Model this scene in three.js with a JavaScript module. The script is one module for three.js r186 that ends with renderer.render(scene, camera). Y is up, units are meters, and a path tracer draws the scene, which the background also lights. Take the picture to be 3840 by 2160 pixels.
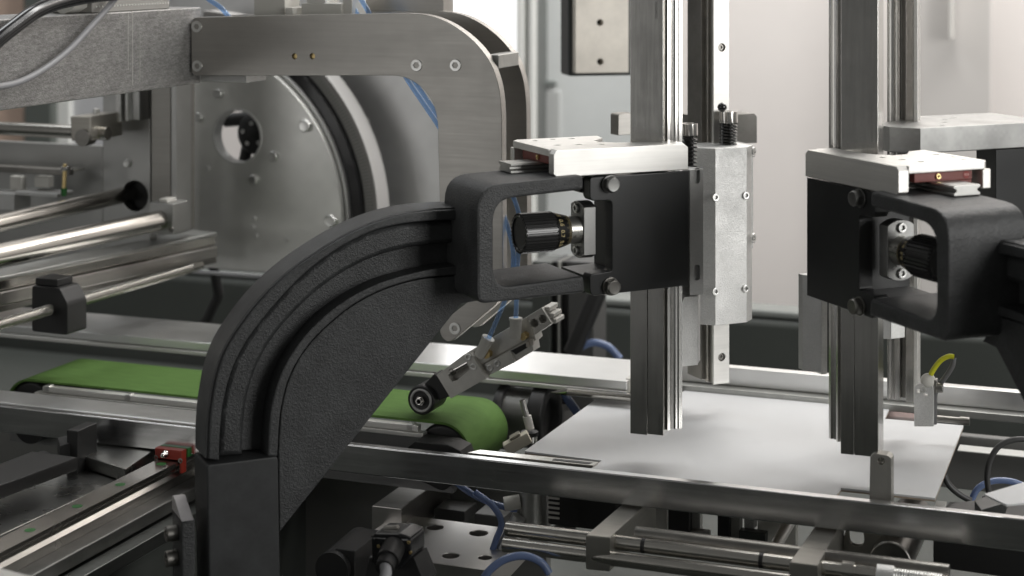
import * as THREE from 'three';
import { mergeGeometries } from 'three/addons/utils/BufferGeometryUtils.js';
import { RoundedBoxGeometry } from 'three/addons/geometries/RoundedBoxGeometry.js';
import { RectAreaLightUniformsLib } from 'three/addons/lights/RectAreaLightUniformsLib.js';

// ---------------------------------------------------------------- camera, light, exposure
const F = 6640, CX = 1920, YH = -200, YAW = 20.86 * Math.PI / 180, CY = 1.35;   // photo pixels are 3840 x 2160
const scene = new THREE.Scene();
scene.background = new THREE.Color().setRGB(0.13, 0.13, 0.126);              // the dim hall around the machine
const camera = new THREE.PerspectiveCamera(2 * Math.atan(1080 / F) * 180 / Math.PI, 16 / 9, 0.05, 60);
camera.position.set(0, CY, 0); camera.rotation.y = YAW;
camera.setViewOffset(3840, 2160, 0, 1280, 3840, 2160);
camera.focus = 1.46; camera.userData.fStop = 6.5;
const renderer = new THREE.WebGLRenderer({ antialias: true });
renderer.toneMapping = THREE.LinearToneMapping; renderer.toneMappingExposure = 1;
renderer.shadowMap.enabled = true;
RectAreaLightUniformsLib.init();
const CAM = new THREE.Vector3(0, CY, 0);
const fromCam = (x, y, d) => new THREE.Vector3(x, y, -d).applyAxisAngle(new THREE.Vector3(0, 1, 0), YAW).add(CAM);   // right, up, away
function areaLamp(name, label, category, pos, target, w, h, power, color, glow, frameMat) {
  const g = new THREE.Group(); g.name = name; g.userData = { label, category };
  g.position.copy(pos); g.lookAt(target); scene.add(g);
  const pane = new THREE.Mesh(new THREE.BoxGeometry(w, h, 0.01), new THREE.MeshStandardMaterial({ color: 0x222222, emissive: color, emissiveIntensity: glow }));
  pane.name = 'diffuser'; g.add(pane);
  for (const [sx, sy, x, y] of [[w + .08, .04, 0, h / 2 + .02], [w + .08, .04, 0, -h / 2 - .02], [.04, h, w / 2 + .02, 0], [.04, h, -w / 2 - .02, 0]]) {
    const f = new THREE.Mesh(new THREE.BoxGeometry(sx, sy, .03), new THREE.MeshStandardMaterial({ color: 0x9a9a98, roughness: .6 }));
    f.name = 'frame_bar'; f.position.set(x, y, 0); f.castShadow = f.receiveShadow = true; g.add(f);
  }
  const l = new THREE.RectAreaLight(color, power, w, h);
  l.name = name; l.position.copy(pos).addScaledVector(new THREE.Vector3().subVectors(target, pos).normalize(), 0.02);
  l.lookAt(target); scene.add(l);
  return g;
}
const WARM = new THREE.Color(1, .988, .965), COOL = new THREE.Color(.96, .985, 1);
const HEAD = fromCam(.12, -.25, 1.45);
areaLamp('work_light', 'tall soft work light standing to the right of the machine', 'lamp', fromCam(1.95, .2, -.1), HEAD, .8, 1.2, 9.2, WARM, 1);
areaLamp('ceiling_light', 'wide ceiling light panel above the back of the machine', 'lamp', fromCam(.9, 1.75, 2.3), fromCam(.55, -.6, 1.9), 1.6, 1.2, 1.3, WARM, 1);
areaLamp('ceiling_light_001', 'ceiling light panel high over the left machine plate', 'lamp', fromCam(-1.0, 1.6, 2.5), fromCam(-.75, -.3, 2.9), 1.0, .8, 4.5, COOL, 1);
areaLamp('ceiling_light_002', 'long ceiling light panel washing the beige wall behind the machine', 'lamp', fromCam(1.0, 1.35, 2.2), fromCam(.7, .1, 3.4), 1.7, .5, 19, WARM, 1);

areaLamp('work_light_001', 'tall dim work light standing to the left of the machine front', 'lamp', fromCam(-1.75, -.05, .1), fromCam(-.2, -.25, 1.7), .8, 1.1, 1.0, WARM, .6);

// ---------------------------------------------------------------- helpers: photo pixel -> place
const rayW = (px, py) => new THREE.Vector3((px - CX) / F, -(py - YH) / F, -1).applyAxisAngle(new THREE.Vector3(0, 1, 0), YAW);
const U = (px, py, d) => rayW(px, py).multiplyScalar(d).add(CAM);                 // d: distance along the view axis
function frame(o, deg) {
  const yaw = deg * Math.PI / 180, c = Math.cos(yaw), s = Math.sin(yaw);
  const toL = (p) => new THREE.Vector3((p.x - o.x) * c - (p.z - o.z) * s, p.y, (p.x - o.x) * s + (p.z - o.z) * c);
  const hit = (px, py, k, v) => { const a = toL(CAM), r = rayW(px, py), b = new THREE.Vector3(r.x * c - r.z * s, r.y, r.x * s + r.z * c); return a.addScaledVector(b, (v - a[k]) / b[k]); };
  return { o, yaw, toL,
    z: (px, py, z) => { const p = hit(px, py, 'z', z); return [p.x, p.y]; },       // on the upright plane z of this frame
    y: (px, py, y) => { const p = hit(px, py, 'y', y); return [p.x, p.z]; },       // on the level plane y
    x: (px, py, x) => { const p = hit(px, py, 'x', x); return [p.z, p.y]; },       // on the upright plane x
    toW: (x, y, z) => new THREE.Vector3(o.x + x * c + z * s, y, o.z - x * s + z * c) };
}
const M = frame(new THREE.Vector3(0, 0, 0), 0);                                    // the machine's own axes

// ---------------------------------------------------------------- helpers: things and parts
const taken = {}, things = [];
const numbered = (n) => { const k = taken[n] = (taken[n] ?? -1) + 1; return k ? n + '_' + String(k).padStart(3, '0') : n; };
function thing(name, label, category, fr = M, group) {
  const g = new THREE.Group(); g.name = numbered(name); g.userData = { label, category };
  if (group) g.userData.group = group;
  g.position.set(fr.o.x, 0, fr.o.z); g.rotation.y = fr.yaw; scene.add(g); things.push(g); return g;
}
function uvs(geo) {                                                                // uv in metres, by the way a face points
  let g = geo.index ? geo.toNonIndexed() : geo;
  const p = g.attributes.position, n = p.count, uv = new Float32Array(n * 2);
  const a = new THREE.Vector3(), b = new THREE.Vector3(), c = new THREE.Vector3();
  for (let i = 0; i < n; i += 3) {
    a.fromBufferAttribute(p, i); b.fromBufferAttribute(p, i + 1); c.fromBufferAttribute(p, i + 2);
    const m = b.clone().sub(a).cross(c.clone().sub(a)), x = Math.abs(m.x), y = Math.abs(m.y), z = Math.abs(m.z);
    [a, b, c].forEach((v, k) => {
      const [s, t] = z >= x && z >= y ? [v.x, v.y] : x >= y ? [v.z + .37, v.y] : [v.x, v.z + .61];
      uv[(i + k) * 2] = s; uv[(i + k) * 2 + 1] = t;
    });
  }
  g.setAttribute('uv', new THREE.BufferAttribute(uv, 2));
  return g;
}
function part(parent, name, geo, mat, keepUV) {
  const gs = (Array.isArray(geo) ? geo : [geo]);
  let g = gs.length > 1 ? mergeGeometries(gs.map((q) => { const r = q.index ? q.toNonIndexed() : q; for (const k of Object.keys(r.attributes)) if (!['position', 'normal', 'uv'].includes(k)) r.deleteAttribute(k); return r; })) : gs[0];
  if (!keepUV) g = uvs(g);
  const m = new THREE.Mesh(g, mat); m.name = name; m.castShadow = m.receiveShadow = true; parent.add(m); return m;
}
function creased(geo, angle) {                                                     // area-weighted normals, so that wide faces stay flat next to small bevels
  const g = geo.index ? geo.toNonIndexed() : geo, p = g.attributes.position, n = p.count / 3, fn = [], at = new Map(), cosA = Math.cos(angle);
  const a = new THREE.Vector3(), b = new THREE.Vector3(), c = new THREE.Vector3(), key = (i) => Math.round(p.getX(i) * 2e5) + '_' + Math.round(p.getY(i) * 2e5) + '_' + Math.round(p.getZ(i) * 2e5);
  for (let f = 0; f < n; f++) {
    a.fromBufferAttribute(p, f * 3); b.fromBufferAttribute(p, f * 3 + 1); c.fromBufferAttribute(p, f * 3 + 2);
    const w = b.clone().sub(a).cross(c.clone().sub(a)), l = w.length(); fn.push([w, l > 0 ? w.clone().divideScalar(l) : w.clone()]);
    for (let k = 0; k < 3; k++) { const q = key(f * 3 + k); at.has(q) ? at.get(q).push(f) : at.set(q, [f]); }
  }
  const out = new Float32Array(n * 9), s = new THREE.Vector3();
  for (let f = 0; f < n; f++) for (let k = 0; k < 3; k++) {
    s.set(0, 0, 0); for (const h of at.get(key(f * 3 + k))) if (fn[h][1].dot(fn[f][1]) > cosA) s.add(fn[h][0]);
    if (s.lengthSq() === 0) s.copy(fn[f][1]); s.normalize(); out.set([s.x, s.y, s.z], (f * 3 + k) * 3);
  }
  g.setAttribute('normal', new THREE.BufferAttribute(out, 3)); return g;
}
const S2 = (pts) => { const s = new THREE.Shape(); pts.forEach(([x, y], i) => i ? s.lineTo(x, y) : s.moveTo(x, y)); return s; };
function area(p) { let a = 0; p.forEach(([x, y], i) => { const q = p[(i + 1) % p.length]; a += x * q[1] - q[0] * y; }); return a; }
function extr(pts, z0, z1, b = .0006, holes = [], crease = .6) {
  const q = area(pts) < 0 ? [...pts].reverse() : pts, s = S2(q);
  for (const h of holes) s.holes.push(S2(area(h) > 0 ? [...h].reverse() : h));
  const lo = Math.min(z0, z1), d = Math.abs(z1 - z0); b = Math.min(b, d / 3);
  const g = new THREE.ExtrudeGeometry(s, { depth: d - 2 * b, bevelEnabled: b > 0, bevelSize: b, bevelThickness: b, bevelOffset: -b, bevelSegments: 2, curveSegments: 12 });
  g.translate(0, 0, lo + b);
  const r = creased(g, crease), p = r.attributes.position, nn = r.attributes.normal, A = new THREE.Vector3(), B = new THREE.Vector3(), C = new THREE.Vector3();
  for (let i = 0; i < p.count; i += 3) {                                           // the two end faces stay perfectly flat
    A.fromBufferAttribute(p, i); B.fromBufferAttribute(p, i + 1).sub(A); C.fromBufferAttribute(p, i + 2).sub(A); B.cross(C).normalize();
    if (Math.abs(B.z) > .9999) for (let k = 0; k < 3; k++) nn.setXYZ(i + k, 0, 0, Math.sign(B.z));
  }
  return r;
}
const extrY = (pts, y0, y1, b, holes = [], cr) => extr(pts.map(([x, z]) => [x, -z]), y0, y1, b, holes.map((h) => h.map(([x, z]) => [x, -z])), cr).rotateX(-Math.PI / 2);
const extrX = (pts, x0, x1, b, holes = [], cr) => extr(pts.map(([z, y]) => [-z, y]), x0, x1, b, holes.map((h) => h.map(([z, y]) => [-z, y])), cr).rotateY(Math.PI / 2);
const bx = (x0, x1, y0, y1, z0, z1, r = .0008) => {
  const [a, b, c] = [Math.abs(x1 - x0), Math.abs(y1 - y0), Math.abs(z1 - z0)];
  return new RoundedBoxGeometry(a, b, c, 1, Math.min(r, a / 3, b / 3, c / 3)).translate((x0 + x1) / 2, (y0 + y1) / 2, (z0 + z1) / 2);
};
const V = (a) => a.isVector3 ? a : new THREE.Vector3(...a);
const orient = (g, p, dir) => g.applyQuaternion(new THREE.Quaternion().setFromUnitVectors(new THREE.Vector3(0, 0, 1), V(dir).clone().normalize())).translate(...V(p).toArray());
const cyl = (p, q, r, r2 = r, seg = 32, open = false) => { p = V(p); q = V(q); const d = q.clone().sub(p), L = d.length(); return orient(new THREE.CylinderGeometry(r2, r, L, seg, 1, open).rotateX(Math.PI / 2).translate(0, 0, L / 2), p, d); };
const lathe = (prof, p, dir, seg = 48) => orient(new THREE.LatheGeometry(prof.map(([r, h]) => new THREE.Vector2(Math.max(r, 1e-5), h)), seg).rotateX(Math.PI / 2), p, dir);
const tube = (pts, r, n = 40, seg = 12) => new THREE.TubeGeometry(new THREE.CatmullRomCurve3(pts.map(V)), n, r, seg, false);
const circ = (x, y, r, n = 28) => Array.from({ length: n }, (_, i) => [x + r * Math.cos(i / n * 2 * Math.PI), y + r * Math.sin(i / n * 2 * Math.PI)]);
const hex = (r, t = 0) => Array.from({ length: 6 }, (_, i) => [r * Math.cos(t + i * Math.PI / 3), r * Math.sin(t + i * Math.PI / 3)]);
const smooth = (pts, n = 40) => new THREE.CatmullRomCurve3(pts.map(([x, y]) => new THREE.Vector3(x, y, 0))).getPoints(n).map((p) => [p.x, p.y]);
function rounded(pts, r, n = 6) {                                                  // polygon with rounded corners; a corner may carry its own radius
  const out = [];
  pts.forEach((p, i) => {
    const a = pts[(i + pts.length - 1) % pts.length], b = pts[(i + 1) % pts.length], R = p[2] ?? r;
    const va = [a[0] - p[0], a[1] - p[1]], vb = [b[0] - p[0], b[1] - p[1]], la = Math.hypot(...va), lb = Math.hypot(...vb), d = Math.min(R, la / 2.05, lb / 2.05);
    if (d <= 0) { out.push([p[0], p[1]]); return; }
    const s = [p[0] + va[0] / la * d, p[1] + va[1] / la * d], e = [p[0] + vb[0] / lb * d, p[1] + vb[1] / lb * d];
    for (let k = 0; k <= n; k++) { const t = k / n; out.push([(1 - t) ** 2 * s[0] + 2 * t * (1 - t) * p[0] + t * t * e[0], (1 - t) ** 2 * s[1] + 2 * t * (1 - t) * p[1] + t * t * e[1]]); }
  });
  return out;
}
const socketScrew = (p, dir, r, h) => mergeGeometries([extr(circ(0, 0, r, 24), 0, h, r * .12, [hex(r * .52)]), new THREE.CircleGeometry(r * .9, 24).translate(0, 0, Math.max(h - r * .9, h * .12))].map((g) => { g = g.index ? g.toNonIndexed() : g; return orient(g, p, dir); }));
const hexBolt = (p, dir, r, h) => mergeGeometries([extr(circ(0, 0, r * 1.12, 30), 0, h * .22, .0004), extr(hex(r * 1.02, .3), h * .2, h * .86, .0006, [], .2), lathe([[r * .93, h * .8], [r * .85, h], [r * .72, h], [r * .66, h * .96], [0, h * .96]], [0, 0, 0], [0, 0, 1], 30)].map((g) => orient(g.index ? g.toNonIndexed() : g, p, dir)));

// ---------------------------------------------------------------- textures and materials
let seed = 7; const rnd = () => (seed = (seed * 16807) % 2147483647) / 2147483647;
const hash = (x, y, s) => { let h = (x * 374761393 + y * 668265263 + s * 974634777) | 0; h = Math.imul(h ^ (h >>> 13), 1274126177); return ((h ^ (h >>> 16)) >>> 0) / 4294967295; };
function vn(u, v, nx, ny, s) {                                                     // tiling value noise, nx by ny cells
  const x = u * nx, y = v * ny, x0 = Math.floor(x), y0 = Math.floor(y), f = x - x0, g = y - y0, a = f * f * (3 - 2 * f), b = g * g * (3 - 2 * g);
  const X0 = ((x0 % nx) + nx) % nx, X1 = (X0 + 1) % nx, Y0 = ((y0 % ny) + ny) % ny, Y1 = (Y0 + 1) % ny;
  return (hash(X0, Y0, s) * (1 - a) + hash(X1, Y0, s) * a) * (1 - b) + (hash(X0, Y1, s) * (1 - a) + hash(X1, Y1, s) * a) * b;
}
function tex(n, size, fn, srgb, turn) {
  const d = new Uint8Array(n * n * 4);
  for (let j = 0; j < n; j++) for (let i = 0; i < n; i++) {
    const c = fn(i / n, j / n), k = (j * n + i) * 4, q = Array.isArray(c) ? c : [c, c, c];
    d[k] = q[0] * 255; d[k + 1] = q[1] * 255; d[k + 2] = q[2] * 255; d[k + 3] = 255;
  }
  const t = new THREE.DataTexture(d, n, n); t.wrapS = t.wrapT = THREE.RepeatWrapping; t.magFilter = THREE.LinearFilter; t.minFilter = THREE.LinearFilter;
  if (srgb) t.colorSpace = THREE.SRGBColorSpace;
  t.repeat.set(1 / size, 1 / size); if (turn) t.rotation = Math.PI / 2; t.needsUpdate = true; return t;
}
const cl = (x, a = 0, b = 1) => Math.max(a, Math.min(b, x));
const streak = (u, v, s) => .45 * vn(u, v, 3, 200, s) + .3 * vn(u, v, 7, 96, s + 1) + .25 * vn(u, v, 2, 30, s + 2);
const blotch = (u, v, s) => .5 * vn(u, v, 5, 5, s) + .3 * vn(u, v, 13, 11, s + 1) + .2 * vn(u, v, 37, 41, s + 2);
const grit = (u, v, s) => .5 * vn(u, v, 128, 128, s) + .5 * vn(u, v, 256, 256, s + 1);
const cache = {}, once = (k, f) => cache[k] ??= f();
function metal(col, r0, r1, { turn = false, size = .11, bump = .00001, kind = 'brush', tone = .12, aniso = 0 } = {}) {   // alike surfaces share their textures
  const pick = kind === 'brush' ? streak : kind === 'blast' ? grit : blotch, key = kind + turn, s = kind.length * 7;
  const z = kind === 'blast' ? .05 : kind === 'brush' ? .12 : size > .15 ? .3 : .08, tn = tone > .24 ? .3 : tone > .15 ? .2 : .12;
  const m = new THREE.MeshPhysicalMaterial({ metalness: 1, color: new THREE.Color().setRGB(...col), roughness: r1 });
  const lo = r0 / r1 > .7 ? .75 : .55;
  m.roughnessMap = once('r' + key + z + lo, () => tex(256, z, (u, v) => cl(lo + (1 - lo) * (.6 * pick(u, v, s) + .5 * blotch(u, v, s + 9))), false, turn));
  m.map = once('m' + key + z + tn, () => tex(256, z * 1.37, (u, v) => cl(1 - tn * (1.1 * pick(u, v, s + 20) + .9 * blotch(u, v, s + 30) - .4)), false, turn));
  m.bumpMap = once('b' + key + z, () => tex(256, z, (u, v) => pick(u, v, s + 40), false, turn)); m.bumpScale = bump; if (bump < .000005) m.bumpMap = null;
  if (aniso) m.anisotropy = aniso;
  return m;
}
const plain = (hexc, rough = .5, o = {}) => new THREE.MeshPhysicalMaterial({ color: hexc, roughness: rough, ...o });
const rgb = (r, g, b) => new THREE.Color().setRGB(r, g, b);
const alu = metal([.44, .425, .4], .32, .44, { tone: .12 });                                          // brushed plate
const aluV = metal([.6, .59, .56], .2, .4, { turn: true, tone: .15 }, 60);
const aluBright = metal([.82, .81, .78], .4, .56, { tone: .12 }, 3);
const aluDull = metal([.5, .5, .48], .42, .6, { kind: 'blotch', tone: .2 }, 5);
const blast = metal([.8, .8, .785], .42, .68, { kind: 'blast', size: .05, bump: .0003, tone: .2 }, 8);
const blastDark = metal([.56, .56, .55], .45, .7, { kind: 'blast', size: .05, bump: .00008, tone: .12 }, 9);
const steel = metal([.58, .56, .52], .12, .26, { tone: .12 }, 11);
const steelDark = metal([.3, .29, .27], .25, .45, { kind: 'blotch', tone: .3 }, 13);
const chrome = metal([.75, .73, .7], .1, .2, { kind: 'blotch', tone: .08, bump: .000002 }, 15);
const chromeV = metal([.72, .71, .69], .14, .26, { turn: true, tone: .1, bump: .000002 });
const steelV = metal([.6, .59, .565], .17, .27, { turn: true, tone: .2 });
const zinc = metal([.78, .78, .76], .2, .4, { kind: 'blotch', size: .03 }, 19);
const brass = metal([.8, .62, .3], .2, .4, { kind: 'blotch', size: .03 }, 21);
const oily = new THREE.MeshPhysicalMaterial({ color: rgb(.012, .012, .011), metalness: .6, roughness: .18, clearcoat: 1, clearcoatRoughness: .08 });
const castBump = tex(512, .038, (u, v) => { const a = vn(u, v, 52, 52, 3), b = vn(u, v, 101, 97, 4), c = vn(u, v, 23, 25, 5); return cl(.5 * Math.pow(a, 1.4) + .35 * b * b + .3 * c); });
const castTone = tex(256, .09, (u, v) => cl(.62 + .7 * (blotch(u, v, 77) - .35) + .12 * (grit(u, v, 78) - .5)));
const castBlack = new THREE.MeshPhysicalMaterial({ color: rgb(.041, .043, .044), roughness: .5, bumpMap: castBump, bumpScale: .00032, map: castTone });
const groundBlack = new THREE.MeshPhysicalMaterial({ color: rgb(.075, .077, .078), roughness: .42, map: castTone, bumpMap: tex(256, .05, (u, v) => streak((u + v * .45) % 1, v, 81)), bumpScale: .00012 });
const castGround = new THREE.MeshPhysicalMaterial({ color: rgb(.056, .058, .059), roughness: .5, map: castTone, bumpMap: castBump, bumpScale: .0003 });
const satinBlack = new THREE.MeshPhysicalMaterial({ color: rgb(.021, .022, .022), roughness: .46, roughnessMap: tex(256, .2, (u, v) => cl(.8 + .3 * (blotch(u, v, 90) - .5))) });
const padBlack = new THREE.MeshPhysicalMaterial({ color: rgb(.031, .033, .034), roughness: .55, map: castTone });
const knobBlack = plain(rgb(.034, .034, .034), .22);
const rubber = plain(rgb(.013, .013, .013), .5), rubberShiny = plain(rgb(.014, .014, .015), .18);
const greyPlastic = plain(rgb(.55, .54, .5), .45), greyBlock = new THREE.MeshPhysicalMaterial({ color: rgb(.68, .665, .62), roughness: .45, map: tex(256, .06, (u, v) => cl(.86 + .2 * (blotch(u, v, 95) - .4))) });
const redSeal = plain(rgb(.2, .055, .045), .5), redCap = plain(rgb(.26, .024, .012), .5), greenCap = plain(rgb(.02, .13, .025), .45);
const paintDark = new THREE.MeshPhysicalMaterial({ color: rgb(.062, .068, .062), roughness: .5, map: tex(256, .5, (u, v) => cl(.86 + .2 * (blotch(u, v, 99) - .4))) });
const paintGrey = plain(rgb(.3, .3, .28), .55);
const tubeBlue = new THREE.MeshPhysicalMaterial({ color: rgb(.6, .77, 1), roughness: .08, transmission: .85, thickness: 0, ior: 1.45, specularIntensity: 1 });
const tubeHaze = new THREE.MeshPhysicalMaterial({ color: rgb(.2, .27, .46), roughness: .25, transmission: .4, thickness: 0 });
const green = new THREE.MeshPhysicalMaterial({ color: rgb(.094, .178, .045), roughness: .8, specularIntensity: .35, map: tex(256, .03, (u, v) => cl(.9 + .12 * (grit(u, v, 51) - .4) + (.2 * (vn(u, v, 2, 9, 52) - .5)))), bumpMap: tex(256, .02, (u, v) => grit(u, v, 53)), bumpScale: .00006 });
const card = new THREE.MeshPhysicalMaterial({ color: rgb(.58, .585, .59), roughness: .6, map: tex(256, .3, (u, v) => cl(.95 + .05 * (blotch(u, v, 31) - .5))), bumpMap: tex(256, .04, (u, v) => grit(u, v, 33)), bumpScale: .00003 });
const yellow = plain(rgb(.5, .5, .02), .45), cableGrey = plain(rgb(.26, .26, .27), .45);

// ---------------------------------------------------------------- levels and frames of the machine
const YS = CY - .42, YR = YS + .0015;                                              // card blank, rail top
const GL = frame(U(2400, 900, 1.395), 45);                                         // left forming head: x along its arm, z towards the viewer
const offs = (pts, d) => pts.map((p, i) => { const a = pts[Math.max(i - 1, 0)], b = pts[Math.min(i + 1, pts.length - 1)], t = [b[0] - a[0], b[1] - a[1]], l = Math.hypot(...t); return [p[0] - t[1] / l * d, p[1] + t[0] / l * d]; });
const L = (z, list) => list.map(([px, py, r]) => { const q = GL.z(px, py, z); return r === undefined ? q : [...q, r]; });
const H = {};                                                                      // the head's shape, read once from the left head
{
  const zr = -.030;
  H.r1o = smooth(L(zr, [[783, 1722], [784, 1640], [790, 1550], [797, 1500], [812, 1417], [843, 1322], [888, 1245], [975, 1130], [1075, 1033], [1175, 959], [1307, 880], [1418, 832], [1528, 802], [1625, 790], [1730, 785]]));
  H.r1i = smooth(L(zr, [[822, 1728], [824, 1650], [832, 1550], [840, 1500], [866, 1400], [917, 1292], [1009, 1168], [1119, 1048], [1241, 950], [1362, 882], [1473, 846], [1605, 829], [1730, 824]]));
  H.r2o = smooth(L(zr, [[1005, 1712], [1008, 1620], [1018, 1525], [1052, 1408], [1107, 1308], [1196, 1204], [1306, 1120], [1416, 1064], [1528, 1029], [1625, 1008], [1730, 994]]));
  H.r2i = smooth(L(zr, [[1042, 1712], [1046, 1620], [1056, 1525], [1088, 1410], [1150, 1304], [1240, 1210], [1340, 1134], [1445, 1082], [1560, 1048], [1640, 1037], [1730, 1030]]));
  H.diag = L(zr, [[1800, 1130], [1735, 1142], [1052, 2000]]);
  H.pad = L(-.026, [[775, 1745], [1043, 1711], [1055, 2420], [790, 2420]]);
  H.frame = L(.012, [[1788, 697, .02], [2188, 658, .003], [2190, 712, .003], [1852, 750, .017], [1852, 1082, .015], [2190, 1036, .003], [2196, 1098, .003], [1790, 1142, .008]]);
  H.plate = L(0, [[2212, 666, .003], [2584, 640], [2584, 1070], [2330, 1098], [2221, 1110, .004], [2212, 1092, .002], [2212, 1030, .003], [2296, 1017, .002], [2296, 750, .004], [2222, 754, .004], [2212, 740, .003]]);
  H.core = L(-.013, [[2175, 668], [2580, 642], [2580, 1066], [2190, 1100], [2190, 1032], [2315, 1018], [2315, 746], [2175, 722]]);
  H.bolts = [GL.z(2285, 690, 0), GL.z(2288, 1073, 0)];
  H.x0 = GL.z(2076, 600, .003)[0]; H.x1 = GL.z(2581, 590, .003)[0];
  H.yb = GL.z(2330, 651, .003)[1]; H.yt = GL.z(2330, 551, .003)[1];
  H.axis = GL.z(1945, 876, -.024); H.k1 = GL.z(2066, 876, -.024)[0]; H.k2 = GL.z(2122, 876, -.024)[0]; H.fx = GL.z(2190, 870, -.012)[0];
  H.ytop = GL.z(1930, 680, .012)[1];
}
const mx = (p, m) => p.map(([x, y, r]) => r === undefined ? [x * m, y] : [x * m, y, r]);
function ticks(rows) {                                                             // printed scale round a micrometer barrel
  const c = document.createElement('canvas'); c.width = 1024; c.height = 128; const g = c.getContext('2d'); rows(g, c);
  const t = new THREE.CanvasTexture(c); t.colorSpace = THREE.SRGBColorSpace; t.wrapS = THREE.RepeatWrapping; t.flipY = true; return t;
}
const collarTex = ticks((g) => {
  g.fillStyle = '#141413'; g.fillRect(0, 0, 1024, 128); g.fillStyle = '#c9b98a'; g.strokeStyle = '#c9b98a'; g.font = 'bold 50px sans-serif'; g.textAlign = 'center';
  for (let i = 0; i < 100; i++) { g.fillRect(i * 10.24 - 1, 0, 2.6, i % 10 === 0 ? 46 : i % 5 === 0 ? 36 : 26); }
  for (let i = 0; i < 10; i++) g.fillText('0.' + i, i * 102.4 + 52, 108);
});
const sleeveTex = ticks((g) => {
  g.fillStyle = '#bdbcb6'; g.fillRect(0, 0, 1024, 128); g.fillStyle = '#242420'; g.fillRect(0, 0, 0, 0);
  for (const u of [256, 768]) { g.fillRect(u - 2, 0, 4, 128); for (let i = 0; i < 12; i++) g.fillRect(u - (i % 5 ? 26 : 44), 6 + i * 10, (i % 5 ? 26 : 44) * 1.4, 2.5); }
  g.font = 'bold 30px sans-serif'; for (const u of [256, 768]) { g.fillText('5', u + 46, 46); g.fillText('10', u + 40, 92); }
});
const sleeveMat = new THREE.MeshPhysicalMaterial({ map: sleeveTex, metalness: .85, roughness: .34 }), collarMat = new THREE.MeshPhysicalMaterial({ map: collarTex, roughness: .4 });

const boltMat = metal([.3, .3, .29], .35, .55, { kind: 'blotch', tone: .3 }), flangeMat = metal([.4, .4, .39], .4, .6, { kind: 'blast', tone: .12 });
function castArm(fr, m, label, g0) {
  const t = thing('cast_arm', label, 'machine arm', fr, g0), P = (p) => mx(p, m);
  const body = [];
  const mid = H.r1o.map((p, i) => [(p[0] + H.r1i[i][0]) / 2, (p[1] + H.r1i[i][1]) / 2]);
  part(t, 'web', extr(P([...mid, ...H.diag, H.pad[1]]), -.063, -.048, .001), castBlack);
  part(t, 'gusset', extr(P([...offs(H.r2i, -.0011), ...H.diag]), -.052, -.0325, .0012), castBlack);
  const land = offs(H.r1i, -.0011), edge = H.r1i.map((p, i) => { const q = H.r2o[Math.min(i, H.r2o.length - 1)]; return [p[0] + (q[0] - p[0]) * .55, p[1] + (q[1] - p[1]) * .55]; });
  part(t, 'web_land', extr(P([...land, ...[...edge].reverse()]), -.052, -.0375, .0045, [], 1.3), castBlack);
  part(t, 'rib', extr(P([...H.r1o, ...[...H.r1i].reverse()]), -.0625, -.030, .0013), castBlack);
  part(t, 'rib', extr(P([...H.r2o, ...[...H.r2i].reverse()]), -.05, -.030, .0013), castBlack);
  part(t, 'rim', extr(P([...offs(H.r1o, .0016), ...[...offs(H.r1o, -.0006)].reverse()]), -.0645, -.0325, .0008), groundBlack);
  part(t, 'machined_pad', extr(rounded(P(H.pad), .003), -.0635, -.026, .0012), padBlack);
  part(t, 'head_frame', extr(rounded(P(H.frame), .004), -.055, .012, .0022, [], .5), castGround);
  part(t, 'head_frame', extr(P(H.core), -.0545, -.0128, .001), satinBlack);
  return t;
}
function slidePlate(fr, m, label, g0) {
  const t = thing('slide_plate', label, 'plate', fr, g0);
  part(t, 'plate', extr(rounded(mx(H.plate, m), 0), -.0125, 0, .0007), satinBlack);
  H.bolts.forEach(([x, y], i) => part(t, 'bolt', hexBolt([x * m, y, 0], [0, 0, 1], .0064, .0078), i ? steelDark : boltMat));
  return t;
}
function capPlate(fr, m, label, mat, g0) {
  const t = thing('cap_plate', label, 'plate', fr, g0), { x0, x1, yb, yt } = H, xn = x0 + (x1 - x0) * .5, len = x1 - x0;
  const X = (a) => a * m;
  const front = [[x0, yb + .0025], [x0 + .003, yb], [x1, yb], [x1, yt - .003], [x1 - .004, yt], [x0 + .003, yt], [x0, yt - .003]].map(([x, y]) => [X(x), y]);
  part(t, 'front_wall', extr(front, -.006, .003, .0006), mat);
  const slab = [[x0, -.0061], [x1, -.0061], [x1, -.024], [xn + len * .25, -.022], [xn + len * .1, -.026], [xn, -.036], [xn + .002, -.05], [xn + .016, -.062], [xn + .02, -.079], [x0 + .006, -.079], [x0, -.073]].map(([x, z]) => [X(x), z]);
  const holes = [[.13, -.066], [.28, -.07], [.16, -.03], [.3, -.026], [.42, -.068], [.44, -.02]].map(([a, z]) => circ(X(x0 + len * a), z, .0031, 16));
  part(t, 'slab', extrY(slab, yt - .0056, yt, .0006, holes), mat);
  part(t, 'back_wall', bx(X(x0), X(x0 + len * .45), yb + .001, yt - .0057, -.079, -.0715), mat);
  return t;
}
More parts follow.
